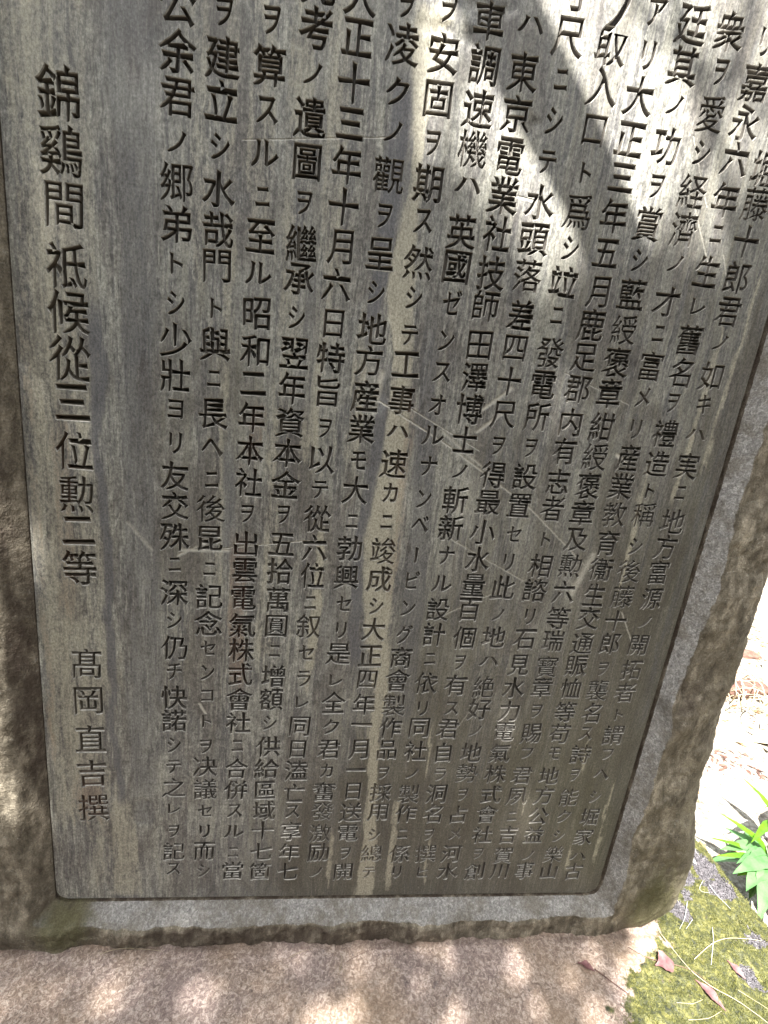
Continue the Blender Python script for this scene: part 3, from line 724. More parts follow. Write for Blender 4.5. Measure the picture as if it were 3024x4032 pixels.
KANA = set("ヲノトシヨリニチテレスヘセンコルハクラカモゼオナベビグヒメフアキムー")
KSIZE = {'ヲ': (.0215, .0290), 'ニ': (.0190, .0290), 'シ': (.0225, .0300), 'ン': (.0225, .0300), 'ス': (.0250, .0300), 'ル': (.0310, .0290), 'ク': (.0290, .0290),
         'ノ': (.0260, .0230), 'ト': (.0240, .0250), 'ハ': (.0330, .0200), 'リ': (.0250, .0300), 'ー': (.0270, .0270), 'テ': (.0240, .0270), 'レ': (.0250, .0240),
         'セ': (.0240, .0270), 'ヘ': (.0270, .0330), 'コ': (.0230, .0260), 'ヒ': (.0260, .0260), 'ナ': (.0260, .0300), 'フ': (.0250, .0260), 'メ': (.0240, .0280)}
def glyph_contours(ch, cache={}):
    """outlines of one character, centred, in em units, with chisel-cut brush endings"""
    if ch in cache: return cache[ch]
    c = bpy.data.curves.new("t", 'FONT'); c.body = ch; c.size = 1
    o = bpy.data.objects.new("t", c)
    COL.objects.link(o)
    cv = o.to_curve(bpy.context.evaluated_depsgraph_get())
    polys = []
    for s in cv.splines:
        bp = s.bezier_points
        n = len(bp); pts = []
        for q in range(n):
            p0, p1 = bp[q], bp[(q + 1) % n]
            a, h1, h2, b2 = p0.co, p0.handle_right, p1.handle_left, p1.co
            chord = (b2 - a).length
            dev = 0.0
            if chord > 1e-6:
                dr = (b2 - a) / chord
                for h in (h1, h2):
                    w = h - a
                    dev = max(dev, abs(w.x * dr.y - w.y * dr.x))
            k = 1 if dev < .004 else (3 if chord < .25 else 5)
            for e in range(k):
                t = e / k
                pt = ((1 - t) ** 3) * a + 3 * ((1 - t) ** 2) * t * h1 + 3 * (1 - t) * t * t * h2 + t ** 3 * b2
                pts.append((pt.x, pt.y))
        if len(pts) >= 3:
            P = np.array(pts)
            keep = np.hypot(*(P - np.roll(P, 1, 0)).T) > .004
            P = P[keep]
            if len(P) >= 3: polys.append(P)
    o.to_curve_clear()
    bpy.data.objects.remove(o); bpy.data.curves.remove(c)
    if ch == 'ー':
        polys = [np.stack([p[:, 1], -p[:, 0]], 1) for p in polys]
    # orientation: material of the stroke on the left of travel
    def area(p): return .5 * np.sum(p[:, 0] * np.roll(p[:, 1], -1) - np.roll(p[:, 0], -1) * p[:, 1])
    big = max(polys, key=lambda p: abs(area(p)))
    if area(big) < 0: polys = [p[::-1] for p in polys]
    out = []
    for p in polys:
        n = len(p)
        e = np.roll(p, -1, 0) - p
        L = np.hypot(e[:, 0], e[:, 1])
        ang = np.arctan2(e[:, 1], e[:, 0])
        turn = (ang - np.roll(ang, 1) + math.pi) % (2 * math.pi) - math.pi       # at vertex i
        mv = np.zeros_like(p)
        for i in range(n):
            j = (i + 1) % n
            if not (.028 < L[i] < .115): continue
            if not (.75 < turn[i] < 2.3 and .75 < turn[j] < 2.3): continue
            if L[i - 1] < .05 or L[j] < .05: continue
            d = np.array([e[i, 1], -e[i, 0]]) / L[i]                              # outward
            tdir = e[i] / L[i]
            a = math.degrees(math.atan2(d[1], d[0]))
            A, Bv = mv[i], mv[j]                                                   # first, second vertex of the terminal
            w = L[i]
            if abs(a) < 28:            # right end of a horizontal: pressed wedge (first = lower, second = upper)
                A += (-.002, -.30 * w); Bv += (-.35 * w, .32 * w)
            elif abs(a) > 152:         # left end: slanted entry (first = upper)
                A += (-.10 * w, .22 * w); Bv += (.35 * w, -.05 * w)
            elif 62 < a < 118:         # top of a vertical (first = right)
                A += (.12 * w, -.35 * w); Bv += (-.28 * w, .25 * w)
            elif -118 < a < -62:       # foot of a vertical (first = left)
                A += (.12 * w, -.18 * w); Bv += (-.25 * w, .22 * w)
            elif a <= -118:            # down-left sweep: drawn out to a point
                mid = .5 * e[i]
                A += mid * .8 + d * .42 * w; Bv += -mid * .8 + d * .42 * w
            elif -62 <= a <= -28:      # down-right press
                A += -tdir * .30 * w + d * .1 * w; Bv += tdir * .30 * w
            else:                      # upper starts
                A += -tdir * .12 * w; Bv += tdir * .12 * w
        q = p + mv
        # heavier stroke
        e0 = p - np.roll(p, 1, 0); e1 = np.roll(p, -1, 0) - p
        n0 = np.stack([e0[:, 1], -e0[:, 0]], 1); n1 = np.stack([e1[:, 1], -e1[:, 0]], 1)
        n0 /= np.hypot(*n0.T)[:, None] + 1e-9; n1 /= np.hypot(*n1.T)[:, None] + 1e-9
        m = n0 + n1; l2 = np.maximum((m ** 2).sum(1), .5)
        m = 2 * m / l2[:, None]
        m /= np.maximum(np.hypot(*m.T), 1.0)[:, None] / np.minimum(np.hypot(*m.T), 1.6)[:, None] if True else 1
        out.append((q, m))
    allp = np.vstack([a for a, b in out])
    lo, hi = allp.min(0), allp.max(0)
    cen = (lo + hi) / 2
    res = []
    for q, m in out:
        q = q - cen
        q = q + np.array([0, .055]) * q[:, :1]                                     # strokes climb to the right
        res.append((q, m))
    cache[ch] = res
    return res

def inside_mask(P, contours):
    """even-odd test of points against all contours"""
    cnt = np.zeros(len(P), dtype=int)
    for c in contours:
        x0, y0 = c[:, 0][None], c[:, 1][None]
        c2 = np.roll(c, -1, 0); x1, y1 = c2[:, 0][None], c2[:, 1][None]
        px, py = P[:, 0][:, None], P[:, 1][:, None]
        cond = (y0 > py) != (y1 > py)
        with np.errstate(divide='ignore', invalid='ignore'):
            xi = (x1 - x0) * (py - y0) / (y1 - y0) + x0
        cnt += (cond & (px < xi)).sum(1)
    return cnt % 2 == 1

chars = []          # (ch, x, z, em_x, em_z, contours in metres, insets)
for ci, (s, xs, zs) in enumerate(COLUMNS):
    for k, ch in enumerate(s):
        cx, cz = xs[k] * 1e-4, zs[k] * 1e-4
        if ci == 0: ex, ez = .0475, .0530
        elif ch in KANA: ex, ez = [1.07 * w_ for w_ in KSIZE.get(ch, (.0245, .0300))]
        else: ex, ez = .0385, .0408
        if ci > 0 and ch in "口日一二三四": ex, ez = ex * .95, ez * .95
        if ch == "ノ" and ci == 11 and k == 0: ex, ez = .045, .06
        rot = random.uniform(-.03, .03)
        ex *= random.uniform(.96, 1.04); ez *= random.uniform(.96, 1.04)
        boost = .024 if ch not in KANA else .036
        dense = sum(len(c[0]) for c in glyph_contours(ch))
        if dense > 110: boost *= .55
        worn = .75 * float(sstep(.20, .75, cx + .25 * (.6 - cz)))
        boost = boost * (.95 - .22 * worn) + .004 * (1 - worn)
        if ci == 0: boost *= .75
        cr_, sr_ = math.cos(rot), math.sin(rot)
        cont, mit = [], []
        for q, m in glyph_contours(ch):
            p = q + m * boost + .004 * np.stack([vnoise(q[:, 0] * 9 + k, q[:, 1] * 9 + ci, 0, 7), vnoise(q[:, 0] * 9 + k, q[:, 1] * 9 + ci, 5, 8)], 1)
            px, pz = p[:, 0] * ex, p[:, 1] * ez
            cont.append(np.stack([cx + px * cr_ - pz * sr_, cz + px * sr_ + pz * cr_], 1))
            mit.append(np.stack([m[:, 0] * ex, m[:, 1] * ez], 1))
        chars.append([ch, cx, cz, ex, ez, cont, mit, dense, worn])

# --- cells: column strips, split between neighbouring characters; blank stone in plain tiles
colx = [np.mean(c[1]) * 1e-4 for c in COLUMNS]
xb = [PX0, -.0505 - .014]                                                          # strip edges
xb = [PX0] + [(colx[0] + colx[1]) / 2 - .012 if q == 0 else (colx[q] + colx[q + 1]) / 2 for q in range(len(colx) - 1)] + [colx[-1] + .0245, PX1]
H = .0042
strips = []
pos = 0
for q in range(len(xb) - 1):
    zb = {PZ0, PZ1}
    cells = []
    if q < len(colx):
        n = len(COLUMNS[q][0])
        cs = chars[pos:pos + n]; pos += n
        his, los = [], []
        for c in cs:
            zz = np.vstack(c[5])[:, 1]; his.append(zz.max() + .0012); los.append(zz.min() - .0012)
        bounds = [min(PZ1 - .002, his[0] + .004)]
        for k in range(n - 1):
            bounds.append((los[k] + his[k + 1]) / 2)
        bounds.append(los[-1] - .003)
        cells.append((bounds[0], PZ1, None))
        for k in range(n):
            if bounds[k] - bounds[k + 1] > .075:
                pass
            cells.append((bounds[k + 1], bounds[k], cs[k]))
        cells.append((PZ0, bounds[-1], None))
        zb |= set(bounds)
    else:
        cells.append((PZ0, PZ1, None))
    strips.append((xb[q], xb[q + 1], cells, zb))
lattice = list(np.arange(PZ0 + H, PZ1 - H / 2, H))
def edge_z(q):
    """z values along strip boundary q, shared by both neighbours"""
    s = set()
    for r in (q - 1, q):
        if 0 <= r < len(strips): s |= strips[r][3]
    base = sorted(s)
    out = list(base)
    for zl in lattice:
        k = np.searchsorted(base, zl)
        if min(abs(zl - base[min(k, len(base) - 1)]), abs(zl - base[max(k - 1, 0)])) > .0012: out.append(zl)
    return np.array(sorted(out))
EZ = [edge_z(q) for q in range(len(strips) + 1)]

CDX, CDZ = [PX0 + RC, PX1 - RC], PZ0 + RC
pv, pf = [], []
vi = {}
def vid(x, z):
    k = (round(x * 2e5), round(z * 2e5))
    r = vi.get(k)
    if r is None:
        r = len(pv); vi[k] = r; pv.append((x, z))
    return r
glyph_meshes = []
def cdt(points, edges):
    r = delaunay_2d_cdt([Vector(p) for p in points], edges, [], 0, 1e-7, False)
    return np.array([(w.x, w.y) for w in r[0]]), r[2]

for q, (x0, x1, cells, zb) in enumerate(strips):
    for (z0, z1, ch) in cells:
        if z1 - z0 < 1e-5: continue
        zl = EZ[q]; zr = EZ[q + 1]
        zl = zl[(zl > z0 + 1e-6) & (zl < z1 - 1e-6)]; zr = zr[(zr > z0 + 1e-6) & (zr < z1 - 1e-6)]
        xm = np.linspace(x0, x1, max(2, int((x1 - x0) / H)) + 1)[1:-1]
        ring = [(x0, z0)] + [(a_, z0) for a_ in xm] + [(x1, z0)] + [(x1, b_) for b_ in zr] + [(x1, z1)] + [(a_, z1) for a_ in xm[::-1]] + [(x0, z1)] + [(x0, b_) for b_ in zl[::-1]]
        pts = list(ring); ed = [(a_, (a_ + 1) % len(ring)) for a_ in range(len(ring))]
        conts = []
        if ch is not None:
            conts = ch[5]
            for c in conts:
                b0 = len(pts); pts += [tuple(w) for w in c]
                ed += [(b0 + a_, b0 + (a_ + 1) % len(c)) for a_ in range(len(c))]
        fine_cell = True
        gz = np.arange(z0 + H, z1 - H * .6, H); gxs = xm
        if z0 > 1.33: gz = gz[::8]
        if len(gz) and len(gxs):
            A, Bq = np.meshgrid(gxs, gz); gp = np.stack([A.ravel(), Bq.ravel()], 1)
            if conts:
                cc = np.vstack(conts)
                dmin = np.min(np.hypot(gp[:, 0][:, None] - cc[:, 0][None], gp[:, 1][:, None] - cc[:, 1][None]), 1)
                gp = gp[dmin > .0011]
            pts += [tuple(w) for w in gp]
        VV, FF = cdt(pts, ed)
        FF = [t for t in FF if len(t) == 3]
        Fa = np.array(FF)
        cen = VV[Fa].mean(1)
        ok = (cen[:, 0] > x0) & (cen[:, 0] < x1) & (cen[:, 1] > z0) & (cen[:, 1] < z1)
        if conts: ok &= ~inside_mask(cen, conts)
        for t in Fa[ok]:
            pf.append(tuple(vid(*VV[w]) for w in t))
pv = np.array(pv)
# pull the square corners onto the rounded outline
for cx in CDX:
    sgn = -1 if cx < .3 else 1
    for cz, sz in ((PZ0 + RC, -1), (PZ1 - RC, 1)):
        m_ = ((pv[:, 0] - cx) * sgn > 0) & ((pv[:, 1] - cz) * sz > 0)
        dx, dz = pv[m_, 0] - cx, pv[m_, 1] - cz
        r = np.hypot(dx, dz); mx = np.maximum(np.abs(dx), np.abs(dz))
        s_ = np.where(r > 1e-9, mx / np.maximum(r, 1e-9), 1)
        pv[m_, 0] = cx + dx * s_; pv[m_, 1] = cz + dz * s_
dep = panel_depth(pv[:, 0], pv[:, 1])
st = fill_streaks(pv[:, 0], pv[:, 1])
Vp = np.stack([pv[:, 0], dep, pv[:, 1]], 1)
pf = np.array([t for t in pf if len(set(t)) == 3])
tri = Vp[pf]
nrm_y = np.cross(tri[:, 1] - tri[:, 0], tri[:, 2] - tri[:, 0])[:, 1]
pf[nrm_y > 0] = pf[nrm_y > 0][:, ::-1]
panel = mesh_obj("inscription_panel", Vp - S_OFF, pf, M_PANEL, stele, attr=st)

# --- carved characters
def carve(c):
    ch, cx, cz, ex, ez, conts, mits, dense, worn = c
    pts, ed = [], []
    for q in conts:
        b0 = len(pts); pts += [tuple(w) for w in q]
        ed += [(b0 + a_, b0 + (a_ + 1) % len(q)) for a_ in range(len(q))]
    mit = np.vstack(mits)
    VV, FF = cdt(pts, ed)
    Fa = np.array([t for t in FF if len(t) == 3])
    cen = VV[Fa].mean(1)
    Fa = Fa[inside_mask(cen, conts)]
    n = len(pts)
    P = np.array(pts)
    # match cdt vertices to contour points
    mi = np.zeros((len(VV), 2))
    d2 = ((VV[:, None, :] - P[None]) ** 2).sum(2)
    near = d2.argmin(1); mi = mit[near] * (d2.min(1) < 1e-9)[:, None]
    e = (ex + ez) / 2
    inset = (.048 if dense < 60 else .038 if dense < 110 else .026)
    depth = (.19 if dense < 60 else .155 if dense < 110 else .115) * e
    if cx < -.05: depth *= .85
    depth *= 1 - .20 * worn
    sur = panel_depth(VV[:, 0], VV[:, 1])
    low = VV - mi * inset
    ch_i = inset * (.42 - .28 * worn); ch_d = .024 * e
    midp = VV - mi * ch_i
    top3 = np.stack([VV[:, 0], sur, VV[:, 1]], 1)
    mid3 = np.stack([midp[:, 0], sur + ch_d, midp[:, 1]], 1)
    bot3 = np.stack([low[:, 0], np.maximum(sur, 0) * .4 + depth * (1 + .12 * vnoise(VV[:, 0] * 300, VV[:, 1] * 300)), low[:, 1]], 1)
    bot3[:, 1] = np.maximum(bot3[:, 1], sur + ch_d + .0003)
    nv_ = len(VV)
    D = np.concatenate([Fa[:, [0, 1]], Fa[:, [1, 2]], Fa[:, [2, 0]]])
    E = np.sort(D, 1)
    key = E[:, 0] * 100000 + E[:, 1]
    uq, inv, cnt = np.unique(key, return_inverse=True, return_counts=True)
    bd = D[cnt[inv] == 1]
    q1 = [(int(a_), int(b_), int(b_ + nv_), int(a_ + nv_)) for a_, b_ in bd]
    q2 = [(int(a_ + nv_), int(b_ + nv_), int(b_ + 2 * nv_), int(a_ + 2 * nv_)) for a_, b_ in bd]
    faces = q1 + q2 + [tuple(int(w + 2 * nv_) for w in t) for t in Fa]
    V3 = np.vstack([top3, mid3, bot3])
    return V3, faces, len(q1)

order = sorted(range(len(chars)), key=lambda k: -(chars[k][3] * chars[k][4]) / max(.15, (chars[k][1] - CAMPOS.x) ** 2 + CAMPOS.y ** 2 + (chars[k][2] - CAMPOS.z) ** 2))
# the nearest 300 are parts; every other one joins the rest of the carved text
near = set(order[:298])
rest_v, rest_f, rest_m, off = [], [], [], 0
for k, c in enumerate(chars):
    V3, faces, ne = carve(c)
    if k in near:
        org = np.array([c[1], 0, c[2]])
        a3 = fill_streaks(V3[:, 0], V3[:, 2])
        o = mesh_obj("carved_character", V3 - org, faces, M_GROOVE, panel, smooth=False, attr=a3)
        o.data.materials.append(M_ARRIS)
        mi_ = np.zeros(len(faces), dtype=np.int32); mi_[:ne] = 1
        o.data.polygons.foreach_set("material_index", mi_)
        o.location = tuple(org - S_OFF)
    else:
        rest_v.append(V3); rest_f += [tuple(w + off for w in t) for t in faces]; off += len(V3); rest_m += [1] * ne + [0] * (len(faces) - ne)
rv = np.vstack(rest_v)
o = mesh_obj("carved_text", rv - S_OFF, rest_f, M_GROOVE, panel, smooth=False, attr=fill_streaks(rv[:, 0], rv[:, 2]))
o['kind'] = 'stuff'
o.data.materials.append(M_ARRIS)
o.data.polygons.foreach_set('material_index', rest_m)

# ------------------------------------------------------------------ tree over the stele: trunk, boughs, crown
def tube(pts, radii, n=8, cap=True):
    P = np.array(pts, float); V, F = [], []
    up = np.array([.31, .22, .92])
    for i in range(len(P)):
        d = P[min(i + 1, len(P) - 1)] - P[max(i - 1, 0)]
        d /= np.linalg.norm(d) + 1e-12
        a = np.cross(d, up if abs(d @ up) < .95 else np.array([1, 0, 0])); a /= np.linalg.norm(a)
        b = np.cross(d, a)
        for k in range(n):
            t = 2 * math.pi * k / n
            V.append(P[i] + radii[i] * (math.cos(t) * a + math.sin(t) * b))
    for i in range(len(P) - 1):
        for k in range(n):
            k2 = (k + 1) % n
            F.append((i * n + k, i * n + k2, (i + 1) * n + k2, (i + 1) * n + k))
    if cap:
        F.append(tuple(range(n))[::-1]); F.append(tuple((len(P) - 1) * n + k for k in range(n)))
    return V, F

def join(parts):
    V, F, o = [], [], 0
    for v_, f_ in parts:
        V += [tuple(w) for w in v_]; F += [tuple(i + o for i in t) for t in f_]; o += len(v_)
    return V, F

def spline(pts, n):
    P = np.array(pts, float); m = len(P)
    t = np.linspace(0, m - 1, n); out = []
    for q in t:
        i = min(int(q), m - 2); u = q - i
        p0, p1, p2, p3 = P[max(i - 1, 0)], P[i], P[i + 1], P[min(i + 2, m - 1)]
        out.append(.5 * ((2 * p1) + (-p0 + p2) * u + (2 * p0 - 5 * p1 + 4 * p2 - p3) * u * u + (-p0 + 3 * p1 - 3 * p2 + p3) * u ** 3))
    return np.array(out)

M_BARK = mat_simple("rough_bark", (.06, .045, .035), (.16, .13, .10), 30, .9, 0, .01, .2, (1, 1, .3))
M_CROWN = mat_simple("tree_leaves", (.030, .060, .015), (.070, .110, .030), 9, .55, .35, .0005)
SV = np.array(SUN)

def shade_mask(x, z):
    """1 where the crown closes over the stele, as seen along the sun"""
    m = np.ones_like(x)
    w = .02 * fbm(x * 14, z * 9, 0, 3, 201)
    # the open gap whose light falls on the upper right of the panel, split by the bough
    gap = sstep(.235, .265, x + w) * sstep(.76, .72, x + w) * sstep(.98, 1.05, z + w * 3 - .10 * np.abs(x - .45)) * (z < 1.72)
    m -= gap
    m -= sstep(-.55, -.50, x) * sstep(-.165, -.180, x) * sstep(-.04, .04, z) * sstep(.66, .58, z + w)
    low = sstep(-.14, -.26, z)
    m = m * (1 - low * np.clip(.60 + .06 * fbm(x * 26, z * 14, 0, 3, 204) + .08 * sstep(.3, -.1, x) - .04 * sstep(-.35, -.2, z), .5, .97))
    e_ = np.interp(z, [-.3, -.1, 0], [.80, .86, .955]) - w
    m *= 1 - sstep(e_, e_ + .03, x)
    return np.clip(m, 0, 1)

tree = empty("broadleaf_tree", (-1.9, -2.4, GZ))
tag(tree, "broadleaf tree standing before the stele whose boughs shade the engraved panel", "tree")
TO = np.array([-1.9, -2.4, GZ])
tp = spline([(-1.9, -2.4, GZ - .1), (-1.86, -2.36, .8), (-1.95, -2.3, 2.0), (-1.8, -2.3, 3.6), (-1.85, -2.2, 5.8)], 24)
Vt, Ft = tube(tp - TO, np.linspace(.16, .06, 24) + .05 * np.exp(-np.arange(24) / 1.5), 14)
mesh_obj("trunk", Vt, Ft, M_BARK, tree)
def at_mask(x, z, t): return np.array([x, 0, z]) + t * SV
# the bough whose shadow crosses the panel
b0 = at_mask(.09, 1.53, 1.25); b1 = at_mask(.345, 1.225, 1.22); b2 = at_mask(.51, 1.045, 1.24); b3 = at_mask(.68, .80, 1.3); b4 = at_mask(.80, .5, 1.5)
pb = spline([tp[12], at_mask(-.95, .9, 3.2), at_mask(-.75, 1.95, 2.0), at_mask(-.25, 2.0, 1.4), b0, b1, b2, b3, b4], 60)
Vt, Ft = tube(pb - TO, np.interp(np.linspace(0, 1, 60), [0, .55, .82, 1], [.060, .034, .030, .012]), 10)
mesh_obj("branch", Vt, Ft, M_BARK, tree)
for (xa, za), (xc_, zc_), tt_, r_ in (((.52, 1.32), (.72, .98), 2.3, .011), ((.30, 1.30), (.27, .95), 2.6, .010), ((.62, 1.4), (.60, 1.0), 3.0, .012), ((.47, 1.3), (.80, 1.12), 2.1, .007)):
    Vt, Ft = tube(spline([at_mask(xa - .12, za + .5, tt_ + .3), at_mask(xa, za, tt_), at_mask((xa + xc_) / 2 + .015, (za + zc_) / 2, tt_), at_mask(xc_, zc_, tt_ - .1)], 20) - TO, np.linspace(r_, r_ * .5, 20), 6)
    mesh_obj("branch", Vt, Ft, M_BARK, tree)
leafc = []
N = 42000
for _ in range(3):
    xs_ = rng.uniform(-.75, 1.02, N); zs_ = rng.uniform(-1.0, 2.1, N); ts_ = rng.uniform(3.4, 5.6, N)
    keep = rng.random(N) < shade_mask(xs_, zs_)
    leafc.append(np.stack([xs_ + ts_ * SV[0], ts_ * SV[1], zs_ + ts_ * SV[2]], 1)[keep])
leafc = np.vstack(leafc)[:11000]
mt_ = leafc[:, 1] / SV[1]
right_ = leafc[(leafc[:, 0] - mt_ * SV[0] > .25) & (leafc[:, 2] - mt_ * SV[2] < .8)]
for q in range(5):
    tgt = right_[rng.integers(len(right_))]
    st_ = tp[13 + q]
    mid = (st_ + tgt) / 2 + rng.normal(0, .12, 3) + np.array([0, 0, .15])
    Vt, Ft = tube(spline([st_, mid, tgt], 12) - TO, np.linspace(.03, .005, 12), 6)
    mesh_obj("branch", Vt, Ft, M_BARK, tree)
def leaf_cloud(C, size, seed):
    r = np.random.default_rng(seed); n = len(C)
    d = r.normal(0, 1, (n, 3)); d[:, 2] -= .3; d /= np.linalg.norm(d, axis=1)[:, None]
    s = np.cross(d, r.normal(0, 1, (n, 3))); s /= np.linalg.norm(s, axis=1)[:, None]
    L = size * r.uniform(.7, 1.3, n)[:, None]
    nn = np.cross(d, s)
    V = np.stack([C - d * L * .5, C + s * L * .28 + nn * L * .04, C + d * L * .55, C - s * L * .28 + nn * L * .04], 1).reshape(-1, 3)
    return V, np.arange(n * 4).reshape(n, 4)
V_, F_ = leaf_cloud(leafc, .075, 3)
# the part of the crown towards the trunk, away from the stele
out_c = np.stack([rng.uniform(-2.9, -1.2, 2500), rng.uniform(-3.4, -1.3, 2500), rng.uniform(3.8, 6.2, 2500)], 1)
V2_, F2_ = leaf_cloud(out_c, .09, 4)
F_ = np.vstack([F_, F2_ + len(V_)]); V_ = np.vstack([V_, V2_])
cr_o = mesh_obj("crown", V_ - TO, F_, M_CROWN, tree, smooth=False)
cr_o['kind'] = 'stuff'

# ------------------------------------------------------------------ unseen evergreen thicket added behind the viewer to block front and side light
M_WOOD = mat_simple("evergreen_leaves", (.016, .032, .012), (.040, .065, .022), 5, .6, .15, .001)
wc = []
for _ in range(22000):
    a_ = random.uniform(-2.95, .10)                       # bearing round the stele, in front and to the right
    r_ = random.uniform(3.4, 5.6) + (1.5 if a_ > -.3 else 0)
    h_ = random.uniform(GZ, (4.0 if a_ > -1.9 else 2.2) + .6 * math.sin(a_ * 5))
    wc.append((.5 + r_ * math.cos(a_), r_ * math.sin(a_) - .4, h_))
V_, F_ = leaf_cloud(np.array(wc), .26, 9)
keepq = np.repeat(V_.reshape(-1, 4, 3).mean(1)[:, 1] < -.6, 4)
idx_ = np.cumsum(keepq) - 1
F_ = idx_[F_[keepq[::4]]]
wood = mesh_obj("added_thicket", V_[keepq], F_, M_WOOD, smooth=False)
wood['kind'] = 'stuff'
tag(wood, "dense dark evergreen thicket, unseen, added to block front and side light on the engraved stele", "thicket")

# ------------------------------------------------------------------ leafy plants beside the plinth
M_LEAF = [mat_simple("pale_green_leaf", (.06, .16, .05), (.12, .26, .10), 40, .45, .30, .0010, .5, (1, 1, 1)),
          mat_simple("bright_green_leaf", (.07, .20, .008), (.13, .30, .015), 40, .42, .45, .0010, .5),
          mat_simple("dark_green_leaf", (.035, .075, .015), (.07, .12, .03), 40, .5, .25, .0010, .5)]

def leaf_mesh(base, tip, w, droop, seed, fold=.30):
    """broad lance leaf with a folded midrib and a wavy edge, from base to tip (3D)"""
    r = np.random.default_rng(seed)
    b, t = np.array(base, float), np.array(tip, float)
    d = t - b; L = np.linalg.norm(d)
    side = np.cross(d, [0, 0, 1.0]); side /= np.linalg.norm(side)
    side = side + r.normal(0, .16) * np.array([0, 0, 1]); side /= np.linalg.norm(side)
    up = np.cross(side, d / L)
    n = 16; V, F = [], []
    ph = r.uniform(0, 6)
    for i in range(n + 1):
        u = i / n
        c = b + d * u + up * droop * math.sin(math.pi * u ** .8)
        ww = w * .5 * (math.sin(math.pi * min(1, u * .95 + .03) ** .9) ** 1.05) * (.30 + .70 * sstep(.12, .5, u)) * (1 - .25 * u)
        ww = max(ww, .0012) if i < n else .0003
        for k, s_ in enumerate((-1, -.5, 0, .5, 1)):
            lift = abs(s_) * fold * ww + .10 * ww * math.sin(u * 17 + ph + s_) * abs(s_)
            ruff = 1 + (.07 * math.sin(u * 40 + s_ * 3 + ph) if abs(s_) == 1 else 0)
            V.append(c + side * ww * s_ * ruff + up * lift)
    for i in range(n):
        for k in range(4):
            F.append((i * 5 + k, i * 5 + k + 1, i * 5 + 6 + k, i * 5 + 5 + k))
    V2, F2 = tube([b + (d * (i / 8)) + up * (droop * math.sin(math.pi * (i / 8) ** .8) - .0006) for i in range(9)], np.linspace(.0016, .0005, 9) * (w / .04) ** .5, 5)
    return join([(V, F), (V2, F2)])

def plant(name, root, leaves, label, group=None):
    o = empty(name, root)
    tag(o, label, "plant", group)
    R0 = np.array(root)
    Vs, Fs = tube([R0 * 0 + (0, 0, -.01), (0.002, 0, .02), (.004, .002, .05)], [.006, .005, .003], 8)
    mesh_obj("stem", Vs, Fs, M_LEAF[0], o)
    for i, (x_, y_, z_, w_, k_) in enumerate(leaves):
        tip = np.array((x_, y_, z_)) - R0
        b_ = np.array((random.uniform(-.004, .004), random.uniform(-.004, .004), .035 if k_ != 2 else .01)) + tip * .04
        Vl, Fl = leaf_mesh(b_, tip, w_ * 1.15, random.uniform(.015, .05) * (np.linalg.norm(tip) / .15), 50 + i)
        mesh_obj("leaf", Vl, Fl, M_LEAF[k_], o)
    return o
PL = [(1.246, 0.226, -0.11, 0.026, 1), (1.265, 0.223, -0.15, 0.042, 0), (1.176, 0.172, -0.125, 0.022, 1), (1.155, 0.127, -0.125, 0.02, 1), (1.204, 0.163, -0.15, 0.045, 0), (1.175, 0.098, -0.14, 0.046, 0), (1.183, 0.068, -0.15, 0.058, 0), (1.34, 0.205, -0.07, 0.026, 1), (1.27, 0.155, -0.12, 0.024, 1), (1.342, 0.236, -0.17, 0.036, 0), (1.168, 0.016, -0.17, 0.045, 0), (1.226, 0.087, -0.2, 0.045, 2), (1.231, 0.041, -0.15, 0.045, 0), (1.355, 0.183, -0.1, 0.03, 1), (1.353, 0.148, -0.12, 0.035, 0), (1.283, 0.077, -0.12, 0.035, 0), (1.195, 0.113, -0.13, 0.028, 0), (1.247, 0.021, -0.15, 0.035, 0)]
near_pl = [q for i, q in enumerate(PL) if i not in (7, 8, 13, 14)]
_r = np.random.default_rng(77)
for _k in range(13):
    _a = _r.uniform(1.9, 4.6); _d = _r.uniform(.07, .17)
    near_pl.append((1.345 + _d * math.cos(_a), .15 + _d * math.sin(_a), -.265 + _r.uniform(.05, .12) , _r.uniform(.030, .044), int(_r.choice([0, 0, 1, 2]))))
back_pl = [q for i, q in enumerate(PL) if i in (7, 8, 13, 14)]
plant("broad_leaf_plant", (1.345, .150, -.265), near_pl, "leafy green plant with broad pale leaves crowding the mossy edge of the plinth")
plant("broad_leaf_plant", (1.50, .27, -.262), back_pl + [(1.46, .37, -.14, .025, 1), (1.60, .33, -.14, .03, 0), (1.56, .18, -.15, .03, 0)], "upright bright green leafy plant behind the broad pale-leaved one, at the picture's right edge")

# ------------------------------------------------------------------ litter, dry grass and stones on the bright ground
M_STRAW = mat_simple("dry_straw", (.30, .25, .16), (.50, .44, .32), 80, .6, .1, .0004)
M_PALE = mat_simple("bleached_needle", (.50, .52, .50), (.68, .70, .68), 80, .5, .1, .0003)
M_TWIG = mat_simple("brown_twig", (.085, .045, .040), (.17, .10, .08), 160, .7, 0, .0005)
M_ROCK = mat_simple("red_brown_stone", (.060, .030, .024), (.150, .085, .065), 40, .85, 0, .006)
M_DEAD = mat_simple("pink_dead_leaf", (.11, .045, .052), (.24, .13, .13), 70, .6, .25, .0008)
M_DEAD2 = mat_simple("tan_dead_leaf", (.20, .11, .06), (.38, .24, .12), 70, .7, .2, .0008)

def gz(x, y): return GZ + 0.012 * float(fbm(x * 3, y * 3, 0, 4, 5)) + 0.004 * float(vnoise(x * 24, y * 24, 0, 9))

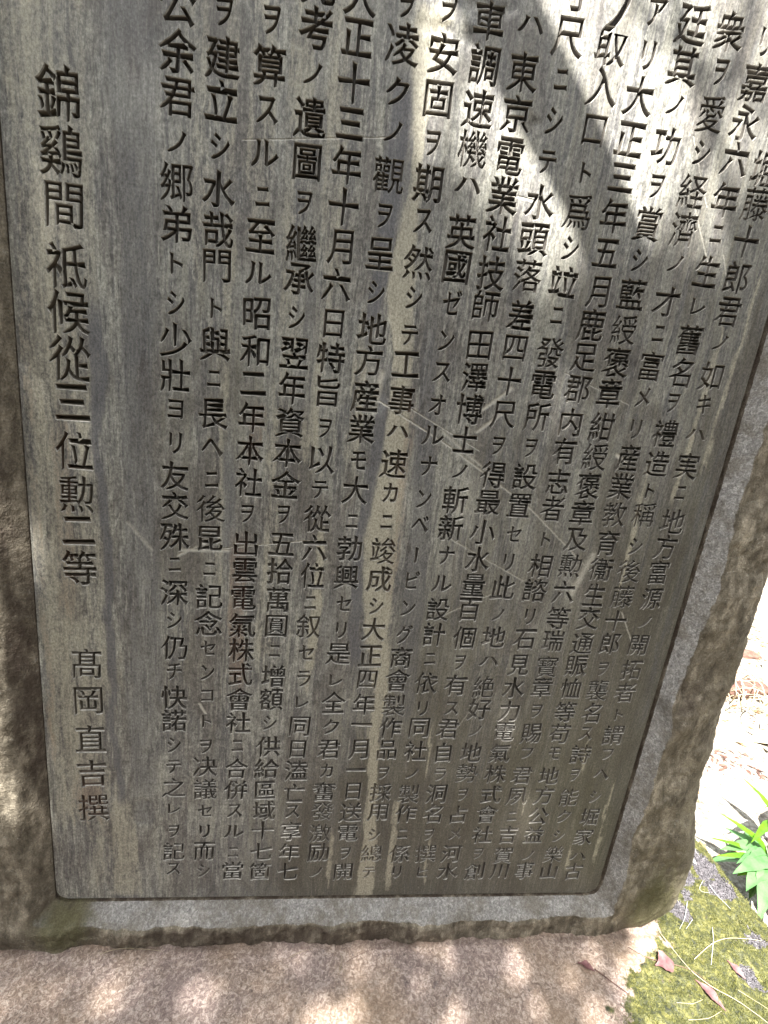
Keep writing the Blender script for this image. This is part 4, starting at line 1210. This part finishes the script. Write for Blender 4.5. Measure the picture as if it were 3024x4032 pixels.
def blades(name, cx, cy, n, spread, L, w, mat, seed, up=.5):
    r = np.random.default_rng(seed); parts = []
    for i in range(n):
        x_ = cx + r.normal(0, spread); y_ = cy + r.normal(0, spread)
        a_ = r.uniform(0, 6.283); l_ = L * r.uniform(.5, 1.3)
        z_ = gz(x_, y_)
        e = np.array([math.cos(a_), math.sin(a_), 0])
        hgt = l_ * up * r.uniform(.2, 1)
        P = [np.array([x_, y_, z_ - .004]) + e * l_ * u + np.array([0, 0, hgt * math.sin(u * 2.6)]) for u in np.linspace(0, 1, 7)]
        s_ = np.array([-e[1], e[0], .15]) * w * .5
        V = []; F = []
        for k, p in enumerate(P):
            q = 1 - (k / 6) ** 2 * .9
            V += [p - s_ * q, p + s_ * q]
        for k in range(6): F.append((2 * k, 2 * k + 1, 2 * k + 3, 2 * k + 2))
        parts.append((V, F))
    V, F = join(parts)
    return mesh_obj(name, V, F, mat)
for i, (cx, cy, n, sp, L, lab) in enumerate(((2.02, .93, 60, .07, .17, "tuft of dry arching grass blades over the reddish brown stone"),
                                            (2.22, 1.02, 34, .05, .15, "tuft of dry grass blades beside the right end of the reddish brown stone"))):
    t_ = blades("dry_grass_tuft", cx, cy, n, sp, L, .006, M_STRAW, 70 + i, .6)
    tag(t_, lab, "grass tuft")

def rock(name, c, size, mat, seed, label, cat="stone"):
    bm = bmesh.new(); bmesh.ops.create_icosphere(bm, subdivisions=4, radius=1)
    P = np.array([v_.co[:] for v_ in bm.verts])
    Q = np.sign(P) * np.abs(P) ** .6
    Q *= np.array(size)
    Q += P * (min(size) * .30 * fbm(P[:, 0] * 2.2 + seed, P[:, 1] * 2.2, P[:, 2] * 2.2, 4, seed))[:, None]
    for v_, q in zip(bm.verts, Q): v_.co = q
    me = bpy.data.meshes.new(name); bm.to_mesh(me); bm.free()
    me.polygons.foreach_set("use_smooth", [True] * len(me.polygons)); me.materials.append(mat)
    o = bpy.data.objects.new(name, me); o.location = c; o.rotation_euler = (.05, .08, random.uniform(-.4, .4)); link(o)
    return tag(o, label, cat)
rock("stone", (2.10, .99, GZ + .012), (.13, .05, .030), M_ROCK, 3, "reddish brown stone half hidden in dry grass beyond the stele")
rock("stone", (2.42, 1.30, GZ + .005), (.07, .04, .022), M_ROCK, 8, "small dull purple stone lying in bright sun, farthest from the plinth")

# scattered bits nobody could count: leaf crumbs, bark, grit
def litter(name, n, box, size, mat, seed, dens=None):
    r = np.random.default_rng(seed)
    x_ = r.uniform(box[0], box[1], n * 3); y_ = r.uniform(box[2], box[3], n * 3)
    k = fbm(x_ * 2.4, y_ * 2.4, 0, 3, seed) > (dens if dens is not None else -9)
    x_, y_ = x_[k][:n], y_[k][:n]; n = len(x_)
    z_ = GZ + 0.012 * fbm(x_ * 3, y_ * 3, 0, 4, 5) + 0.004 * vnoise(x_ * 24, y_ * 24, 0, 9) + .003
    a_ = r.uniform(0, 6.283, n); L = size * r.uniform(.3, 1.5, n); W = L * r.uniform(.15, .6, n)
    e = np.stack([np.cos(a_), np.sin(a_), r.normal(0, .2, n)], 1); s_ = np.stack([-np.sin(a_), np.cos(a_), r.normal(0, .3, n)], 1)
    C = np.stack([x_, y_, z_], 1)
    lift = np.array([0, 0, 1.0]) * (L * .12)[:, None]
    V = np.stack([C - e * L[:, None] * .5, C + s_ * W[:, None] * .5 + lift, C + e * L[:, None] * .5, C - s_ * W[:, None] * .5 + lift * .6], 1).reshape(-1, 3)
    o = mesh_obj(name, V, np.arange(n * 4).reshape(n, 4), mat, smooth=False)
    o['kind'] = 'stuff'
    return o
tag(litter("leaf_litter", 1500, (1.15, 4.2, .0, 3.2), .030, M_DEAD2, 301, .10), "scattered tan and brown crumbs of dead leaves on the bright ground", "leaf litter")
tag(litter("grit", 2600, (1.15, 3.6, .0, 2.6), .013, mat_simple("grey_grit", (.12, .11, .11), (.30, .29, .29), 60, .8), 302), "fine grey grit strewn over the pale ground beside the plinth", "grit")
tag(litter("straw_litter", 600, (1.15, 3.4, .1, 2.4), .060, M_STRAW, 303, .0), "loose pale straw lying on the sunny ground behind the stele", "straw")
tag(litter("bark_crumbs", 260, (1.17, 1.75, .22, .62), .022, M_ROCK, 304, .05), "red brown bark crumbs on the ground behind the leafy plant", "bark crumbs")

# moss: short shoots over the cushion at the right end of the plinth
nm = 52000
mx = rng.uniform(.74, BX1 + .003, nm * 2); my = rng.uniform(-.20, .26, nm * 2)
mk_ = moss_mask(mx, my) * (1 - dark_mask(mx, my))
ok = rng.random(nm * 2) < (mk_ * .9 + 0) * (mk_ > .3) * (.25 + .75 * sstep(-.6, .5, fbm(mx * 60, my * 60, 0, 2, 44)))
mx, my = mx[ok][:nm], my[ok][:nm]; n_ = len(mx)
iz = np.clip(np.searchsorted(bxs, mx), 0, nu - 1); jz = np.clip(np.searchsorted(bys, my), 0, nv - 1)
mz = Z[iz, jz] - .0008
a_ = rng.uniform(0, 6.283, n_); lean = rng.uniform(.1, 1.1, n_); Lm = rng.uniform(.0016, .0048, n_); wm = rng.uniform(.0004, .0009, n_)
top = np.stack([mx + np.cos(a_) * lean * Lm, my + np.sin(a_) * lean * Lm, mz + Lm], 1)
bx = np.stack([-np.sin(a_) * wm, np.cos(a_) * wm, 0 * a_], 1); C0 = np.stack([mx, my, mz], 1)
Vm = np.stack([C0 - bx, C0 + bx, top], 1).reshape(-1, 3)
M_MOSS = mat_simple("yellow_green_moss", (.028, .038, .010), (.175, .175, .050), 300, .6, .3, .0002)
ms = mesh_obj("moss", Vm, np.arange(n_ * 3).reshape(n_, 3), M_MOSS, smooth=False)
ms['kind'] = 'stuff'
tag(ms, "yellow green moss carpeting the right end of the plinth", "moss")
# crumbly dark lichen on the bare patches
nl = 7000
lx = rng.uniform(.9, BX1, nl * 6); ly = rng.uniform(-.16, .24, nl * 6)
ok = dark_mask(lx, ly) * moss_mask(lx, ly) > .35
lx, ly = lx[ok][:nl], ly[ok][:nl]; n_ = len(lx)
iz = np.clip(np.searchsorted(bxs, lx), 0, nu - 1); jz = np.clip(np.searchsorted(bys, ly), 0, nv - 1)
C0 = np.stack([lx, ly, Z[iz, jz] + .0006], 1)
Vl_, Fl_ = leaf_cloud(C0, .0042, 12)
lc = mesh_obj("dark_lichen", Vl_, Fl_, mat_simple("purple_grey_lichen", (.022, .021, .024), (.125, .12, .135), 420, .7), smooth=False)
lc['kind'] = 'stuff'
tag(lc, "purple grey crumbly lichen in bare patches of the mossy plinth", "lichen")

# ------------------------------------------------------------------ twigs, needles and dead leaves lying on the plinth
def lay(name, pts, r0, mat, label, cat, r1=None, lift=0.0, z0=None):
    r0 *= .42; r1 = r1 * .42 if r1 else None
    P = spline([(a, b, 0) for a, b in pts], 20)
    P[:, 2] = [max(base_z(p[0], p[1]), ZB - .002) + r0 + (.0035 if moss_mask(p[0], p[1]) > .5 else .0006) for p in P]
    P[:, 2] = np.convolve(np.pad(P[:, 2], 3, mode='edge'), np.ones(7) / 7, 'valid') + lift * np.sin(np.linspace(0, math.pi, 20))
    c = P.mean(0)
    V, F = tube(P - c, np.linspace(r0, r1 if r1 else r0 * .5, 20), 7)
    o = mesh_obj(name, V, F, mat); o.location = c
    return tag(o, label, cat)
def dead_leaf(name, c, ang, L, W, mat, label, seed, stalk=None, curl=.25):
    V, F = leaf_mesh((-L / 2, 0, 0), (L / 2, 0, 0), W, L * curl * .3, seed, .35)
    V = np.array(V)
    ca, sa = math.cos(ang), math.sin(ang)
    V = np.stack([V[:, 0] * ca - V[:, 1] * sa, V[:, 0] * sa + V[:, 1] * ca, V[:, 2]], 1)
    o = empty(name, (c[0], c[1], base_z(c[0], c[1]) + .0035))
    mesh_obj("leaf_blade", V, F, mat, o)
    if stalk:
        P = spline([(a - c[0], b - c[1], .001) for a, b in stalk], 14)
        Vs, Fs = tube(P, np.linspace(.0011, .0007, 14), 6)
        mesh_obj("leaf_stalk", Vs, Fs, M_TWIG, o)
    return tag(o, label, "dead leaf")
lay("straw", [(-.1, -.036), (-.066, -.032), (-.005, -.034)], .0011, M_STRAW, "pale arched straw lying against the foot of the stele at the left", "straw", lift=.006)
lay("pine_needle", [(.203, -.048), (.224, -.042), (.243, -.036)], .0008, M_STRAW, "short brown needle leaning on the stele foot, middle one of the three", "needle", lift=.004)
lay("thin_stem", [(.087, -.045), (.117, -.041), (.164, -.046)], .0006, M_TWIG, "thin dark curved stem at the crack between stele and plinth", "stem", lift=.003)
lay("twig", [(.300, -.056), (.339, -.046), (.367, -.038)], .0009, M_TWIG, "dark twig slanting up against the stele foot near the middle", "twig", lift=.010)
lay("straw", [(.290, -.043), (.292, -.055), (.283, -.082)], .0010, M_STRAW, "short pale straw pointing from the middle of the stele foot towards the viewer", "straw")
lay("twig", [(.819, -.047), (.849, -.067), (.883, -.077), (.913, -.088), (.932, -.106)], .0014, M_TWIG, "thin reddish brown twig crossing from bare stone onto the moss", "twig")
dead_leaf("dead_leaf", (.868, -.077), .1, .038, .036, M_DEAD, "rounded mauve pink dead leaf on the edge of the moss, nearest the stele corner", 5)
dead_leaf("dead_leaf", (.720, -.076), -.5, .028, .018, M_DEAD, "small dull pink dead leaf with a long stalk, lying on bare stone", 6, [(.733, -.080), (.752, -.097), (.774, -.116)])
dead_leaf("dead_leaf", (.922, -.119), -1.1, .050, .020, M_DEAD, "long pale pink folded dead leaf lying on moss beside the long straw", 7)
dead_leaf("dead_leaf", (1.001, -.088), -1.2, .030, .014, M_DEAD, "narrow pink dead leaf on the moss, farthest right of the dead leaves", 8)
lay("straw", [(.896, -.024), (.909, -.080), (.927, -.106), (.963, -.131), (.992, -.161), (1.02, -.20)], .0013, M_STRAW, "long bent pale straw running from the stele corner over the moss", "straw", .0009)
lay("straw", [(.932, -.071), (.985, -.051), (1.034, -.044), (1.097, -.044)], .0014, M_STRAW, "curved pale straw arching across the moss to the right", "straw", .0010, lift=.006)
lay("pine_needle", [(1.011, -.022), (.990, -.047), (.957, -.081)], .0010, M_PALE, "bluish white straight needle crossing the curved straw", "needle", lift=.004)
lay("pine_needle", [(.998, .027), (.968, -.003), (.938, -.025)], .0010, M_PALE, "bent white needle on the moss close to the stele corner", "needle", lift=.003)
lay("pine_needle", [(.982, -.007), (.954, -.023)], .0008, M_PALE, "short white needle beside the bent white one", "needle")
lay("pine_needle", [(1.077, .061), (1.076, .033), (1.079, .009)], .0010, M_PALE, "straight white needle lying on the largest dark lichen patch", "needle")
lay("pine_needle", [(1.066, .066), (1.048, .053), (1.046, .044), (1.064, .043)], .0007, M_PALE, "hooked white needle on the dark lichen patch", "needle")
lay("straw", [(.849, -.131), (.875, -.133), (.901, -.128)], .0009, M_STRAW, "short curved straw on the moss under the long pink leaf", "straw")
lay("straw", [(.857, -.150), (.895, -.149), (.923, -.143)], .0009, M_STRAW, "short straw at the bottom edge of the picture, in the moss", "straw")
lay("straw", [(.975, -.118), (1.01, -.145), (1.04, -.185)], .0008, M_STRAW, "thin straw at the lower right, running beside the long bent one", "straw")
dead_leaf("dead_leaf", (1.078, .116), -.9, .026, .018, M_PALE, "small whitish withered leaf on the dark lichen beside the stele", 9)
